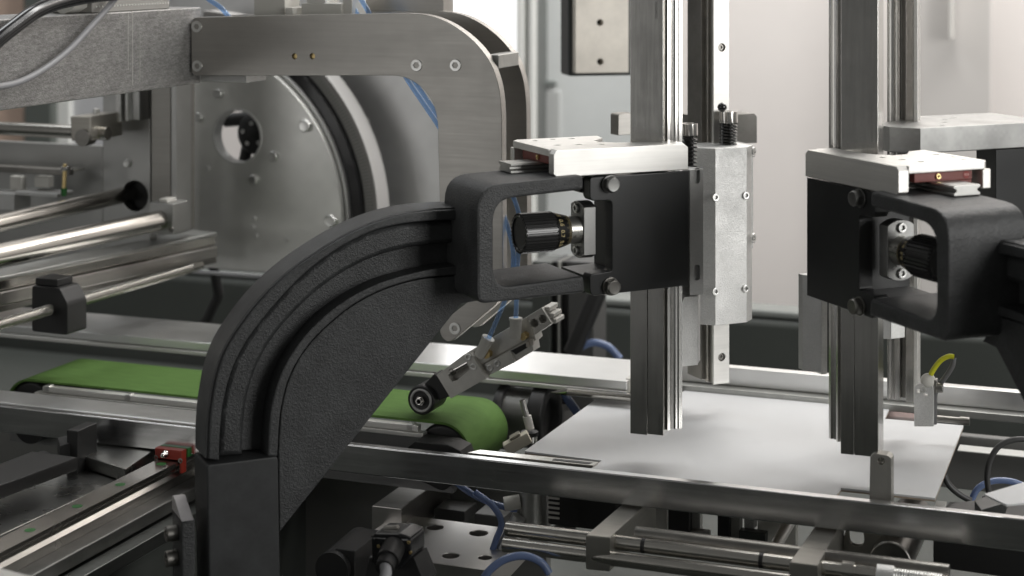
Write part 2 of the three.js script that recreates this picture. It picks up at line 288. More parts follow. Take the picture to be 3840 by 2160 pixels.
function guide(fr, m, label, g0) {
  const t = thing('linear_guide', label, 'linear guide', fr, g0), { x0, yb, yt } = H;
  const prof = [[-.0115, 0], [-.0115, .0016], [-.0092, .003], [-.0092, .0044], [-.012, .0058], [-.0114, .0072], [.0114, .0072], [.012, .0058], [.0092, .0044], [.0092, .003], [.0115, .0016], [.0115, 0]].map(([z, y]) => [z - .04, y + H.ytop + .0006]);
  part(t, 'rail', extrX(prof, (x0 - .022) * m, (x0 + .07) * m, .0003), aluDull);
  const e = (x0 + .005) * m;
  const seal = part(t, 'end_seal', bx(e, e + .006 * m, H.ytop + .0076, yt - .0062, -.066, -.0145, .0005), redSeal);
  part(seal, 'lower_lip', bx(e + .0004 * m, e + .0056 * m, H.ytop + .0012, H.ytop + .0075, -.066, -.0535, .0006), redSeal);
  part(t, 'carriage', bx((x0 + .012) * m, (x0 + .066) * m, H.ytop + .0074, yt - .0059, -.067, -.0135), steelDark);
  part(t, 'grease_screw', socketScrew([e, yt - .0094, -.035], [-m, 0, 0], .0021, .0016), brass);
  return [t, e];
}
function micrometer(fr, m, label, g0) {
  const t = thing('micrometer_adjuster', label, 'adjuster', fr, g0), [xa, ya] = H.axis, D = [m, 0, 0], z = -.024, r = .0158;
  const teeth = [], n = 32; for (let i = 0; i < n; i++) for (const [o, k] of [[0, 1], [.45, 1], [.55, .9], [.92, .9]]) { const a = (i + o) / n * 2 * Math.PI; teeth.push([z + r * k * Math.cos(a), ya + r * k * Math.sin(a)]); }
  part(t, 'knob', extrX(teeth, xa * m, H.k1 * m, .0006, [circ(z, ya, r * .8, 36)], .3), knobBlack);
  part(t, 'knob_face', cyl([(xa + .0012) * m, ya, z], [(xa + .004) * m, ya, z], r * .8), plain(rgb(.06, .06, .058), .5));
  const Lc = H.k2 - H.k1;
  part(t, 'scale_collar', lathe([[r * .96, 0], [r * .74, Lc]], [H.k1 * m, ya, z], D), collarMat, true);
  part(t, 'collar_face', lathe([[r * .74, Lc], [r * .6, Lc]], [H.k1 * m, ya, z], D), rubber);
  part(t, 'sleeve', lathe([[r * .69, 0], [r * .69, H.fx - H.k2 + .006]], [(H.k2 - .003) * m, ya, z], D), sleeveMat, true);
  const fl = [], h = .0225; for (let i = 0; i <= 16; i++) { const a = -.62 + 1.24 * i / 16; fl.push([z + .0205 * Math.sin(a), ya + h + .021 * (Math.cos(a) - 1)]); } for (let i = 0; i <= 16; i++) { const a = -.62 + 1.24 * i / 16; fl.push([z - .0205 * Math.sin(a), ya - h - .021 * (Math.cos(a) - 1)]); }
  part(t, 'flange', extrX(fl, H.fx * m, (H.fx + .0105) * m, .0006), flangeMat);
  for (const s of [-1, 1]) part(t, 'screw', socketScrew([(H.fx - .0002) * m, ya + s * .0168, z], [-m, 0, 0], .0038, .0022), zinc);
  return t;
}
const GRO = (() => { const p = U(3025, 900, 1.372), x = -GL.z(2584, 900, 0)[0], a = -45 * Math.PI / 180; return new THREE.Vector3(p.x - x * Math.cos(a), 0, p.z + x * Math.sin(a)); })();
const GR = frame(GRO, -45);                                                        // the right forming head mirrors the left one
castArm(GL, 1, 'curved black cast iron arm with raised ribs and a window-like head frame');
castArm(GR, -1, 'black cast iron arm in shadow, cut off by the edge of the picture');
slidePlate(GL, 1, 'flat satin black plate with two hex bolts, fixed to the curved arm');
slidePlate(GR, -1, 'shadowed black plate under the aluminium cap with the reddish seal 15 B');
capPlate(GL, 1, 'bright milled aluminium cap plate above the black plate of the curved arm', aluBright);
capPlate(GR, -1, 'milled aluminium cap plate with bright U-shaped end, above the seal marked 15 B', aluBright);
guide(GL, 1, 'short guide rail with a dark red end seal, sitting on the curved arm');
const [gr2, gx] = guide(GR, -1, 'short bright guide rail with a reddish end seal marked 15 B');
{
  const c = document.createElement('canvas'); c.width = c.height = 128; const g = c.getContext('2d');
  g.fillStyle = '#6b2c2a'; g.fillRect(0, 0, 128, 128); g.fillStyle = '#8a2a24'; g.beginPath(); g.arc(64, 64, 60, 0, 7); g.fill();
  g.fillStyle = '#c9a49c'; g.font = 'bold 46px sans-serif'; g.textAlign = 'center'; g.fillText('15 B', 64, 80);
  const tx = new THREE.CanvasTexture(c); tx.colorSpace = THREE.SRGBColorSpace;
  const d = new THREE.CircleGeometry(.003, 28).rotateY(Math.PI / 2).translate(gx + .0003, H.yt - .0094, -.0605);
  part(gr2, 'mark', d, new THREE.MeshPhysicalMaterial({ map: tx, roughness: .5 }), true);
}
micrometer(GL, 1, 'black fluted adjuster knob with printed scale 0.6 and 0.7, in the arm window');
micrometer(GR, -1, 'black fluted adjuster knob with bright round-ended flange, beside the 15 B seal');

// ---------------------------------------------------------------- upright forming columns
const railProf = (x, z, w, h, m = 1) => [[0, -.5], [.18, -.5], [.34, -.36], [.5, -.34], [.6, -.4], [.72, -.4], [.78, -.5], [1, -.5], [1, .5], [.78, .5], [.72, .4], [.6, .4], [.5, .34], [.34, .36], [.18, .5], [0, .5]].map(([a, b]) => [x + m * a * h, z + b * w]);
const TOP = CY + .13;
{
  const t = thing('forming_column', 'tall grey forming column through the bright milled cap plate', 'column', M);
  const zc = U(2363, 1625, 1.428).z, [a0, yb] = M.z(2363, 1626, zc), [a1] = M.z(2427, 1626, zc), [b0] = M.z(2428.6, 1626, zc), [b1] = M.z(2487, 1634, zc);
  const ym = M.z(2420, 800, zc)[1];
  part(t, 'bar', bx(a0, a1, yb, ym, zc - .03, zc, .0005), steelV);
  part(t, 'bar', bx(b0, b1, yb + .0008, ym, zc - .03, zc - .0003, .0005), steelV);
  part(t, 'upper_bar', bx(a0, b1, ym + .0002, TOP, zc - .03, zc, .0006), steelV);
  const q = GL.toL(new THREE.Vector3(b1, 0, zc - .014)), y2 = M.z(2500, 1610, zc - .01)[1];
  const w = railProf(q.x - .004, q.z, .013, .0135).map(([x, z]) => { const p = GL.toW(x, 0, z); return [p.x, p.z]; });
  part(t, 'guide_rail', extrY(w, y2, TOP, .0003, [], .4), chromeV);
  const c = document.createElement('canvas'); c.width = 512; c.height = 64; const g = c.getContext('2d'); g.fillStyle = '#fff'; g.fillRect(0, 0, 512, 64); g.fillStyle = '#000'; g.font = '52px sans-serif'; g.fillText('3033400376', 20, 52);
  const tx = new THREE.CanvasTexture(c), ax = new THREE.MeshStandardMaterial({ color: rgb(.03, .03, .03), roughness: .6, transparent: true });
  const inv = document.createElement('canvas'); inv.width = 512; inv.height = 64; const gi = inv.getContext('2d'); gi.fillStyle = '#000'; gi.fillRect(0, 0, 512, 64); gi.fillStyle = '#fff'; gi.font = '52px sans-serif'; gi.fillText('3033400376', 20, 52);
  ax.alphaMap = new THREE.CanvasTexture(inv);
  const [sx, sy] = M.z(2461, 75, zc), wid = .024;
  part(t, 'serial_number', new THREE.PlaneGeometry(wid, .003).rotateZ(Math.PI / 2).translate(sx, sy + wid / 2, zc + .0002), ax, true);
}
{
  const t = thing('forming_column', 'tall grey forming column through the cap plate with the U-shaped end', 'column', M);
  const zc = U(3152, 1715, 1.366).z, [a0, yb] = M.z(3152, 1702, zc), [a1] = M.z(3202, 1707, zc), [b0] = M.z(3203.4, 1707, zc), [b1] = M.z(3293, 1715, zc);
  const ym = M.z(3220, 800, zc)[1];
  part(t, 'bar', bx(a0, a1, yb, ym, zc - .026, zc, .0005), steelV);
  part(t, 'bar', bx(b0, b1, yb, ym, zc - .026, zc - .0003, .0005), steelV);
  part(t, 'upper_bar', bx(a0, b1, ym + .0002, TOP, zc - .026, zc, .0006), steelV);
  const q = GR.toL(new THREE.Vector3(a0, 0, zc - .018)), w = railProf(q.x + .002, q.z, .016, .012, -1).map(([x, z]) => { const p = GR.toW(x, 0, z); return [p.x, p.z]; });
  part(t, 'guide_rail', extrY(w, M.z(3150, 1660, zc - .01)[1], TOP, .0003, [], .4), chromeV);
}
{
  const t = thing('forming_column', 'column with a bright counterbored rail, behind the bright cap plate', 'column', GL);
  const q = GL.toL(U(2705, 1440, 1.585)), z = q.z, [r0, yb] = GL.z(2676, 1443, z), [r1] = GL.z(2735, 1437, z), holes = [];
  const [hx, hy] = GL.z(2707, 178, z), w = r1 - r0;
  for (let k = -1; k < 8; k++) holes.push(hy - k * .0605 * 1.02);
  // rail: a face plate with holes, then grooved sides behind it
  const ys = holes.filter((y) => y > yb + .01 && y < TOP - .01);
  const hy2 = GL.z(2703, 1340, z)[1]; ys.push(hy2);
  part(t, 'guide_rail', extr([[r0, yb], [r1, yb], [r1, TOP], [r0, TOP]], z - .0035, z, .0004, [[hx, hy], [hx, hy2]].map(([x, y]) => circ(x, y, .0036, 20))), aluBright);
  part(t, 'guide_rail_groove', bx(r0 + .0015, r1 - .0015, yb, TOP, z - .010, z - .0036, .0003), steelDark);
  part(t, 'guide_rail_base', bx(r0, r1, yb, TOP, z - .016, z - .0101, .0004), steel);
  for (const y of [hy, hy2]) part(t, 'screw', socketScrew([hx, y, z - .0034], [0, 0, 1], .003, .0016), steelDark);
  const [s0] = GL.z(2606, 300, z - .028);
  part(t, 'bar', bx(s0, r0 + .002, yb + .001, TOP, z - .042, z - .0165, .0006), steelDark);
}
{
  const t = thing('forming_column', 'dark column with a narrow bright edge, behind the cap plate with U-shaped end', 'column', M);
  const zc = U(3420, 1490, 1.5).z, [c0, y0] = M.z(3326, 1500, zc), [c1] = M.z(3395, 1500, zc), [e0] = M.z(3396, 1500, zc), [e1] = M.z(3427, 1500, zc), [e2] = M.z(3443, 1500, zc);
  const [cm] = M.z(3373, 1500, zc);
  part(t, 'guide_rail', extrY(railProf(c0, zc - .008, .014, cm - c0), y0, TOP, .0003, [], .4), chromeV);
  part(t, 'recess', bx(cm + .0002, c1, y0, TOP, zc - .02, zc - .012, .0005), steelDark);
  part(t, 'bar', bx(e0, e1, y0, TOP, zc - .02, zc, .0005), steelV);
  part(t, 'edge_strip', bx(e1 + .0002, e2, y0, TOP, zc - .014, zc + .002, .0005), aluBright);
}
// carriages that run on the column rails
{
  const t = thing('carriage_block', 'tall bead blasted carriage block with four socket screws on its bright facet', 'carriage', GL);
  const z = GL.toL(U(2740, 900, 1.548)).z, [x0, y1] = GL.z(2683, 557, z), [x1] = GL.z(2800, 552, z), y0 = GL.z(2683, 1221, z)[1];
  const pl = [[x0, z], [x1, z], [x1 + .011, z - .009], [x1 + .011, z - .046], [x0 - .012, z - .046], [x0 - .0165, z - .016]];
  const ym = GL.z(2817, 935, z - .009)[1];
  part(t, 'block', extrY(pl, y0, y1, .0005, [], .2), blast);
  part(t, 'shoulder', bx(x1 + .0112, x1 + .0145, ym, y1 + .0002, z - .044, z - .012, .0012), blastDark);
  for (const [px, py] of [[2681, 740], [2795, 733], [2680, 1093], [2794, 1082]]) { const [x, y] = GL.z(px, py, z); part(t, 'screw', socketScrew([x, y, z - .0002], [0, 0, 1], .0034, .0024), zinc); }
  for (const [px, py] of [[2819, 570], [2819, 893]]) { const [x, y] = GL.z(px, py, z - .004); part(t, 'side_screw', socketScrew([x + .0012, y, z - .0045], [.63, 0, .77], .0045, .002), zinc); }
}
{
  const t = thing('carriage_block', 'narrow carriage block with oval slots, between the black plate and the tall block', 'carriage', GL);
  const z = -.022, [x0, yt] = GL.z(2586, 636, z), [x1] = GL.z(2638, 620, z), [, ym] = GL.z(2600, 1090, z), [l0] = GL.z(2553, 1200, z), [l1] = GL.z(2617, 1200, z), yb = GL.z(2585, 1372, z)[1];
  const slot = (px, py) => { const [x, y] = GL.z(px, py, z); return rounded([[x - .0026, y - .0062], [x + .0026, y - .0062], [x + .0026, y + .0062], [x - .0026, y + .0062]], .0026); };
  part(t, 'upper_plate', extr(rounded([[x0, ym - .004], [x1, ym - .004], [x1, yt], [x0, yt]], .001), z - .03, z, .0005, [slot(2614, 660), slot(2614, 1022)]), blastDark);
  part(t, 'slot_floor', bx(x0 + .001, x1 - .001, ym, yt - .001, z - .012, z - .0035, .0003), blastDark);
  part(t, 'lower_block', extr([[l0, yb], [l1, yb], [l1, ym - .0045], [l0 + .003, ym - .0045], [l0, ym - .010]], z - .026, z + .0005, .0006), blast);
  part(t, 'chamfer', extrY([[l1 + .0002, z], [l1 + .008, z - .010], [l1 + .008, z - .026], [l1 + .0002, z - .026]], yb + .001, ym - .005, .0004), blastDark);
}
{
  const t = thing('rail_carriage', 'black rail carriage with a grey insert, hanging under the satin black plate', 'carriage', GL);
  const z = -.028, [x0, yt] = GL.z(2494, 1060, z), [x1, yb] = GL.z(2550, 1348, z);
  part(t, 'body', bx(x0, x1, yb, yt + .03, z - .02, z, .0015), rubber);
  const [g0, gt] = GL.z(2512, 1150, z), [g1, gb] = GL.z(2536, 1288, z);
  part(t, 'insert', bx(g0, g1, gb, gt, z - .01, z + .0008, .0006), plain(rgb(.055, .055, .055), .5));
}
{
  const t = thing('carriage_block', 'thin carriage block with a bright edge, under the shadowed black plate', 'carriage', GL);
  const z = GL.toL(U(3090, 1250, 1.40)).z, [a0, yt] = GL.z(3042, 1040, z), [a1] = GL.z(3080, 1200, z), [a2] = GL.z(3103, 1200, z), yb = GL.z(3090, 1404, z)[1];
  part(t, 'body', extrY([[a0, z - .012], [a1, z - .0005], [a1, z - .018], [a0, z - .018]], yb + .002, yt, .0004), blastDark);
  part(t, 'bright_edge', bx(a1 + .0002, a2, yb, yt, z - .018, z, .0005), blast);
  const c = thing('rail_carriage', 'black rail carriage with a grey insert, beside the thin carriage block', 'carriage', GL);
  const [b0] = GL.z(3106, 1250, z), [b1, yc] = GL.z(3148, 1390, z);
  part(c, 'body', bx(b0, b1, yc, yt, z - .022, z - .004, .0015), rubber);
  const [g0, gt] = GL.z(3119, 1190, z), [g1, gb] = GL.z(3134, 1330, z);
  part(c, 'insert', bx(g0, g1, gb, gt, z - .01, z - .0032, .0005), plain(rgb(.055, .055, .055), .5));
  const e = thing('carriage_block', 'small carriage block with bright square facet, under the shadowed cast arm', 'carriage', GL);
  const ze = GL.toL(U(3365, 1200, 1.47)).z, [p0, py] = GL.z(3341, 1272, ze), [p1] = GL.z(3394, 1265, ze), yT = GL.z(3360, 1120, ze)[1], [n0, ny] = GL.z(3297, 1378, ze + .02), [n1] = GL.z(3312, 1376, ze + .02);
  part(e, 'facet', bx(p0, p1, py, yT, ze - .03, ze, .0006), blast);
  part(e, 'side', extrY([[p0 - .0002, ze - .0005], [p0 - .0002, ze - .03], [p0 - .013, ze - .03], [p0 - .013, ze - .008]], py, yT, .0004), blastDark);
  part(e, 'edge_strip', bx(n0, n1, ny, yT, ze + .010, ze + .02, .0005), blast);
}
// spring screws on the carriages
function springScrew(label, px, y0, y1, yb, d, rpx) {
  const t = thing('spring_screw', label, 'screw', M, undefined), p = U(px, y0, d), r = rpx * d / F, top = p.y, hb = U(px, y1, d).y, bot = U(px, yb, d).y;
  part(t, 'head', extrY(circ(p.x, p.z, r, 32), hb, top, .0006, [hex(r * .55).map(([a, b]) => [a + p.x, b + p.z])]), chrome);
  part(t, 'shank', cyl([p.x, bot, p.z], [p.x, hb + .002, p.z], r * .55), oily);
  const pts = [], n = 8; for (let i = 0; i <= n * 14; i++) { const a = i / 14 * 2 * Math.PI; pts.push([p.x + r * .84 * Math.cos(a), bot + (hb - bot) * i / (n * 14), p.z + r * .84 * Math.sin(a)]); }
  part(t, 'spring', tube(pts, r * .13, n * 22, 7), oily);
}
springScrew('oily spring screw at the end of the bright milled cap plate', 2585, 462, 508, 622, 1.462, 32);
springScrew('oily spring screw on top of the tall bead blasted carriage block', 2731, 416, 460, 552, 1.575, 36);
springScrew('steel spring screw half hidden behind the column through the U-ended cap plate', 3128, 470, 512, 552, 1.46, 20);
{
  const t = thing('oil_ball', 'shiny black oily ball at the foot of the counterbored rail', 'ball', M), p = U(2708, 402, 1.568);
  part(t, 'ball', new THREE.SphereGeometry(.0042, 24, 16).translate(p.x, p.y, p.z), oily);
}
// cap plates of the two heads at the back
{
  const t = thing('cap_plate', 'dark cap plate end standing behind the spring screws', 'plate', GL), z = GL.toL(U(2810, 500, 1.655)).z;
  const [x0, yt] = GL.z(2330, 434, z - .03), [x1] = GL.z(2839, 470, z), yb = GL.z(2815, 537, z)[1];
  part(t, 'plate', extr([[x0 + .06, yb], [x1, yb], [x1, yt - .003], [x1 - .003, yt], [x0 + .06, yt]], z - .03, z, .0006), steelDark);
  const [f0, ft] = GL.z(2318, 427, z + .03), [f1, fb] = GL.z(2375, 505, z + .03);
  part(t, 'plate_end', extr(rounded([[f0, fb], [f1, fb], [f1, ft], [f0, ft, .003]], 0), z + .015, z + .03, .0006), alu);
}
{
  const t = thing('cap_plate', 'mottled aluminium cap plate with drilled top, at the edge behind the U-ended cap plate', 'plate', GL), z = GL.toL(U(3600, 520, 1.46)).z;
  const [x0, yt] = GL.z(3452, 480, z), [x1] = GL.z(3960, 455, z), yb = GL.z(3452, 577, z)[1], e = .0095;
  const hs = [[.018, -.05], [.034, -.062], [.046, -.03], [.062, -.05], [.03, -.012], [.08, -.06]].map(([a, b]) => circ(x0 + a, z + b, .003, 16));
  part(t, 'slab', extrY([[x0, z], [x1, z], [x1, z - .085], [x0 + .03, z - .085], [x0 + .022, z - .06], [x0 + .004, z - .052], [x0 - .013, z - .045], [x0 - .016, z - .02]], yb, yt, .0012, hs), metal([.42, .42, .41], .4, .6, { kind: 'blotch', tone: .3 }));
  const b = thing('slide_plate', 'black plate at the edge, under the mottled cap plate', 'plate', GL);
  const [q0] = GL.z(3735, 700, z - .004), qb = GL.z(3735, 1000, z - .004)[1];
  part(b, 'plate', bx(q0, x1, qb, yb - .0004, z - .03, z - .004, .001), satinBlack);
}

// ---------------------------------------------------------------- bracket of two bent plates, tilted roller actuator
const hz = (px, py, d, px2, py2) => U(px2, py2, d * (py - YH) / (py2 - YH));        // a second point at the same level as (px, py, d)
const mz = (z, list) => list.map(([px, py, r]) => { const q = M.z(px, py, z); return r === undefined ? q : [...q, r]; });
const my = (y, list) => list.map(([px, py]) => M.y(px, py, y));
const za = U(1600, 1500, 1.556).z, zb = za - .010;
{
  const t = thing('bent_bracket', 'grey bracket of two curved aluminium plates reaching over the conveyor', 'bracket', M);
  const arc = smooth(mz(zb, [[1535, 50], [1600, 56], [1668, 78], [1735, 118], [1795, 172], [1840, 235], [1868, 312], [1880, 400], [1882, 520]]), 30);
  const inn = smooth(mz(zb, [[1440, 283], [1500, 286], [1548, 304], [1590, 338], [1622, 385], [1640, 450], [1643, 540]]), 24);
  const low = mz(zb, [[1886, 1080], [1860, 1142], [1700, 1276]]), tip = smooth(mz(zb, [[1700, 1276], [1678, 1280], [1660, 1268], [1650, 1245], [1652, 1214]]), 12);
  const tl = rounded(mz(zb, [[718, 283], [718, 66]]), 0);
  const out = [...rounded([...mz(zb, [[1000, 284], [719, 284, .006], [717, 66, .006], [1000, 58]])], 0).filter((p) => 1), ...arc, ...low, ...tip.slice(1), ...mz(zb, [[1758, 1130], [1700, 1000], [1650, 800]]), ...[...inn].reverse()];
  const [c1, c2] = mz(zb, [[1104, 211], [1171, 211]]);
  part(t, 'front_plate', extr(out, zb - .011, zb, .0005, [circ(...c1, .0026), circ(...c2, .0026)]), alu);
  part(t, 'back_plate', extr(out.slice(0).map(([x, y]) => [x, y]), zb - .073, zb - .062, .0005), alu);
  const [s0, s1] = mz(zb, [[1812, 208], [1868, 262]]);
  part(t, 'spacer', bx(s0[0] - .002, s1[0] - .004, s1[1], s0[1], zb - .0618, zb - .0112), aluDull);
  const [b0, b1] = mz(zb - .012, [[752, 270], [925, 312]]);
  part(t, 'end_block', bx(b0[0], b1[0], b1[1], b0[1] + .04, zb - .05, zb - .0115), blastDark);
  for (const [px, py] of [[738, 100], [740, 248], [1562, 245], [1708, 245], [1706, 1232]]) { const [x, y] = M.z(px, py, zb); part(t, 'screw', socketScrew([x, y, zb - .0002], [0, 0, 1], .0054, .0011), zinc); }
  for (const c of [c1, c2]) part(t, 'bushing', cyl([c[0], c[1], zb - .009], [c[0], c[1], zb - .003], .0026), brass);
}
{
  const t = thing('roller_actuator', 'tilted grey pneumatic slide pressing a small roller onto the green belt', 'actuator', M), z = za;
  const A = (list, z0, z1, name, mat, b = .0006) => part(t, name, extr(mz(z1, list), z0, z1, b), mat);
  A([[1732, 1336], [1985, 1185], [2010, 1275], [1930, 1350], [1815, 1420], [1700, 1480], [1650, 1410]], z - .024, z - .006, 'base_plate', greyBlock);
  A([[1732, 1334], [1972, 1190], [2006, 1256], [1822, 1358], [1770, 1396]], z - .03, z - .004, 'cylinder_body', greyBlock);
  const cap = mz(z - .002, [[1972, 1190], [2031, 1154], [2069, 1213], [2006, 1256]]);
  const h1 = M.z(2003, 1212, z - .002), h2 = M.z(2034, 1196, z - .002), el = ([x, y]) => circ(0, 0, 1, 24).map(([a, b]) => { const c = a * .0033, d = b * .0052; return [x + c * .87 - d * .5 * -1 * .8, y - c * .5 + d * .87]; });
  const nub = mz(z - .002, [[1975, 1188], [1990, 1204]]);
  part(t, 'end_cap', extr(cap, z - .03, z - .002, .0006, [circ(...h1, .0036, 24), circ(...h2, .0036, 24)]), greyBlock);
  part(t, 'port_floor', [cyl([...h1, z - .02], [...h1, z - .012], .0036), cyl([...h2, z - .02], [...h2, z - .012], .0036)], greyBlock);
  for (const [px, py] of [[2042, 1160], [2056, 1184], [2066, 1205]]) { const [x, y] = M.z(px, py, z - .004); part(t, 'end_lug', bx(x - .001, x + .004, y - .0022, y + .0018, z - .028, z - .006), greyBlock); }
  part(t, 'roller_bracket', extr(mz(z + .003, [[1637, 1408], [1733, 1334], [1766, 1323], [1823, 1420], [1690, 1495]]), z - .0055, z + .003, .0005, [mz(z + .003, [[1680, 1408], [1748, 1360], [1762, 1385], [1715, 1425], [1694, 1432]])]), greyBlock);
  { const a = M.z(1688, 1396, z + .003), b = M.z(1751, 1361, z + .003); part(t, 'pin', cyl([...a, z + .0008], [...b, z + .0008], .0023), chrome); part(t, 'pin_collar', cyl([...a, z + .0008], [a[0] + .003, a[1] + .0017, z + .0008], .0034), steelDark); }
  A([[1817, 1366], [1912, 1316], [1932, 1358], [1842, 1403]], z - .018, z + .002, 'slide_block', greyBlock);
  A([[1912, 1316], [1994, 1276], [2001, 1316], [1930, 1357]], z - .018, z - .001, 'sensor_block', greyBlock);
  A([[1916, 1315], [1976, 1285], [1983, 1300], [1934, 1330]], z - .003, z - .0002, 'sensor_slot', rubber, .0003);
  for (const [px, py] of [[1980, 1291], [1994, 1284]]) { const p = M.z(px, py, z); part(t, 'connector', extr(rounded([[p[0] - .0016, p[1] - .0024], [p[0] + .0016, p[1] - .0024], [p[0] + .0016, p[1] + .0024], [p[0] - .0016, p[1] + .0024]], .001), z - .002, z + .001, .0004), plain(rgb(.5, .46, .42), .5)); }
  for (const [px, py, o] of [[1755, 1339, .003], [1776, 1375, .003], [1838, 1380, .002], [1865, 1364, .002]]) { const [x, y] = M.z(px, py, z + o); part(t, 'screw', socketScrew([x, y, z + o - .0002], [0, 0, 1], .0031, .0012), zinc); }
  A([[1628, 1402], [1668, 1428], [1692, 1484], [1646, 1502], [1592, 1440]], z - .02, z - .002, 'yoke', rubber);
  const [rx, ry] = M.z(1578, 1502, z + .004), R = .0128;
  const roll = part(t, 'roller', lathe([[0, -.03], [R - .001, -.03], [R, -.029], [R, -.001], [R - .0012, 0], [R * .84, 0], [R * .82, -.0012], [R * .5, -.0012], [0, -.0014]], [rx, ry, z + .004], [0, 0, 1]), rubber);
  part(roll, 'bearing_ring', lathe([[R * .64, -.001], [R * .66, .0004], [R * .8, .0004], [R * .82, -.001]], [rx, ry, z + .004], [0, 0, 1]), blastDark);
  part(roll, 'axle_nut', [extr(hex(R * .34), 0, .0032, .0003, [circ(0, 0, R * .2, 16)], .2).translate(rx, ry, z + .0036), extr(circ(0, 0, R * .24, 20), 0, .0052, .0003, [circ(0, 0, R * .15, 16)]).translate(rx, ry, z + .0036)], chrome);
  for (const [a, b] of [[[1797, 1336], [1828, 1274]], [[1934, 1268], [1934, 1200]]]) {
    const p = [...M.z(...a, z + .004), z + .004], q = [...M.z(...b, z + .004), z + .004], f = part(t, 'air_fitting', [cyl(p, q, .0046, .0052), cyl(q, V(q).clone().lerp(V(p), -.12), .0058)], greyPlastic);
    const e = M.z(a[0] + 28, a[1] - 6, z + .002); part(f, 'brass_stud', cyl([...e, z - .004], [...e, z + .0035], .0036, .0036, 6), brass);
  }
}
{
  const zt = za - .018, tb = (name, label, list, r = .0021) => { const t = thing('air_tube', label, 'tube', M); part(t, 'hose', tube(list.map(([px, py, z]) => { const q = M.z(px, py, z ?? zt); return [...q, z ?? zt]; }), r, 90, 12), tubeBlue); };
  tb('', 'blue air tube behind the arm window, plugged into the upper actuator fitting', [[1500, 200], [1545, 290], [1600, 372], [1655, 450], [1760, 560], [1880, 655], [1927, 744], [1948, 815], [1948, 900], [1940, 1000], [1937, 1126, za - .004], [1935, 1196, za + .004]]);
  tb('', 'blue air tube behind the arm window, plugged into the lower actuator fitting', [[1480, 215], [1528, 300], [1590, 392], [1645, 474], [1740, 640], [1840, 745], [1884, 800], [1908, 866], [1924, 941], [1918, 1050], [1891, 1133, za - .004], [1830, 1276, za + .004]]);
}
// ---------------------------------------------------------------- textured beam at upper left with its hoses
const xb = M.z(715, 170, zb)[0] - .0008;
{
  const t = thing('beam', 'thick beam with scraped mottled surface, carrying the grey bent bracket', 'beam', M);
  const zf = zb - .02, yt = M.x(714, 29, xb)[1], ybt = M.x(714, 317, xb)[1];
  const tickT = tex(512, .06, (u, v) => cl(.38 + .3 * vn(u, v, 48, 190, 62) + .26 * vn(u, v, 150, 130, 63) + .24 * (vn(u, v, 14, 44, 61) - .5) + .1 * (vn(u, v, 5, 9, 64) - .5)));
  const tickB = tex(512, .05, (u, v) => .6 * vn(u, v, 60, 170, 65) + .4 * vn(u, v, 30, 40, 66));
  const m = new THREE.MeshPhysicalMaterial({ metalness: 1, color: rgb(.5, .495, .485), map: tickT, roughness: .55, bumpMap: tickB, bumpScale: .0002 });
  part(t, 'bar', bx(xb - .06, xb, ybt, yt, zf, zf + .7, .0012), m);
  const sc = (px, y0, y1, w, mat) => { const a = M.x(px, y0, xb), b = M.x(px + 3, y1, xb); part(t, 'scratch', bx(xb - .0003, xb + .0002, b[1], a[1], a[0] - w, a[0] + w, .00005), mat); };
  sc(480, 45, 262, .00022, aluBright); sc(497, 42, 320, .0003, aluBright); sc(524, 130, 305, .0002, aluBright);
  const p = thing('cover_strip', 'grey cover strip with a row of small dots on top of the scraped beam', 'strip', M);
  const [z1, y1] = M.x(345, 38, xb - .004), [z0] = M.x(636, 30, xb - .004);
  part(p, 'strip', bx(xb - .05, xb - .004, yt + .0002, yt + .03, z0, z1, .001), plain(rgb(.3, .29, .27), .5));
  for (let i = 0; i < 26; i++) { const zz = z0 + (z1 - z0) * (i + .6) / 27; part(p, 'dot', bx(xb - .0042, xb - .0036, yt + .0048, yt + .0062, zz - .0006, zz + .0006, .0001), plain(rgb(.8, .8, .76), .5)); }
  const gld = thing('gold_coupling', 'golden brown translucent coupling on top of the scraped beam', 'coupling', M), [gz, gy] = M.x(292, 18, xb - .02);
  part(gld, 'body', cyl([xb - .02, yt + .012, gz], [xb - .02, yt + .012, gz - .05], .011), new THREE.MeshPhysicalMaterial({ color: rgb(.42, .22, .02), roughness: .25, transmission: .3, thickness: 0 }));
  part(gld, 'nut', cyl([xb - .02, yt + .012, gz + .0002], [xb - .02, yt + .012, gz + .022], .013, .013, 6), greyPlastic);
}
{
  const hose = (name, label, cat, list, r, mat, off) => { const t = thing(name, label, cat, M); part(t, 'hose', tube(list.map(([px, py]) => { const [z, y] = M.x(px, py, xb + off); return [xb + off, y, z]; }), r, 70, 14), mat); };
  hose('black_hose', 'thick shiny black hose bending over the scraped beam', 'hose', [[-120, 270], [-20, 160], [60, 95], [130, 45], [210, 12], [330, -14], [480, -30]], .0062, rubberShiny, .012);
  hose('grey_cable', 'thin grey printed cable sagging across the face of the scraped beam', 'cable', [[-60, 326], [10, 322], [80, 304], [170, 255], [260, 185], [345, 95], [420, 10], [470, -60]], .0027, cableGrey, .008);
}
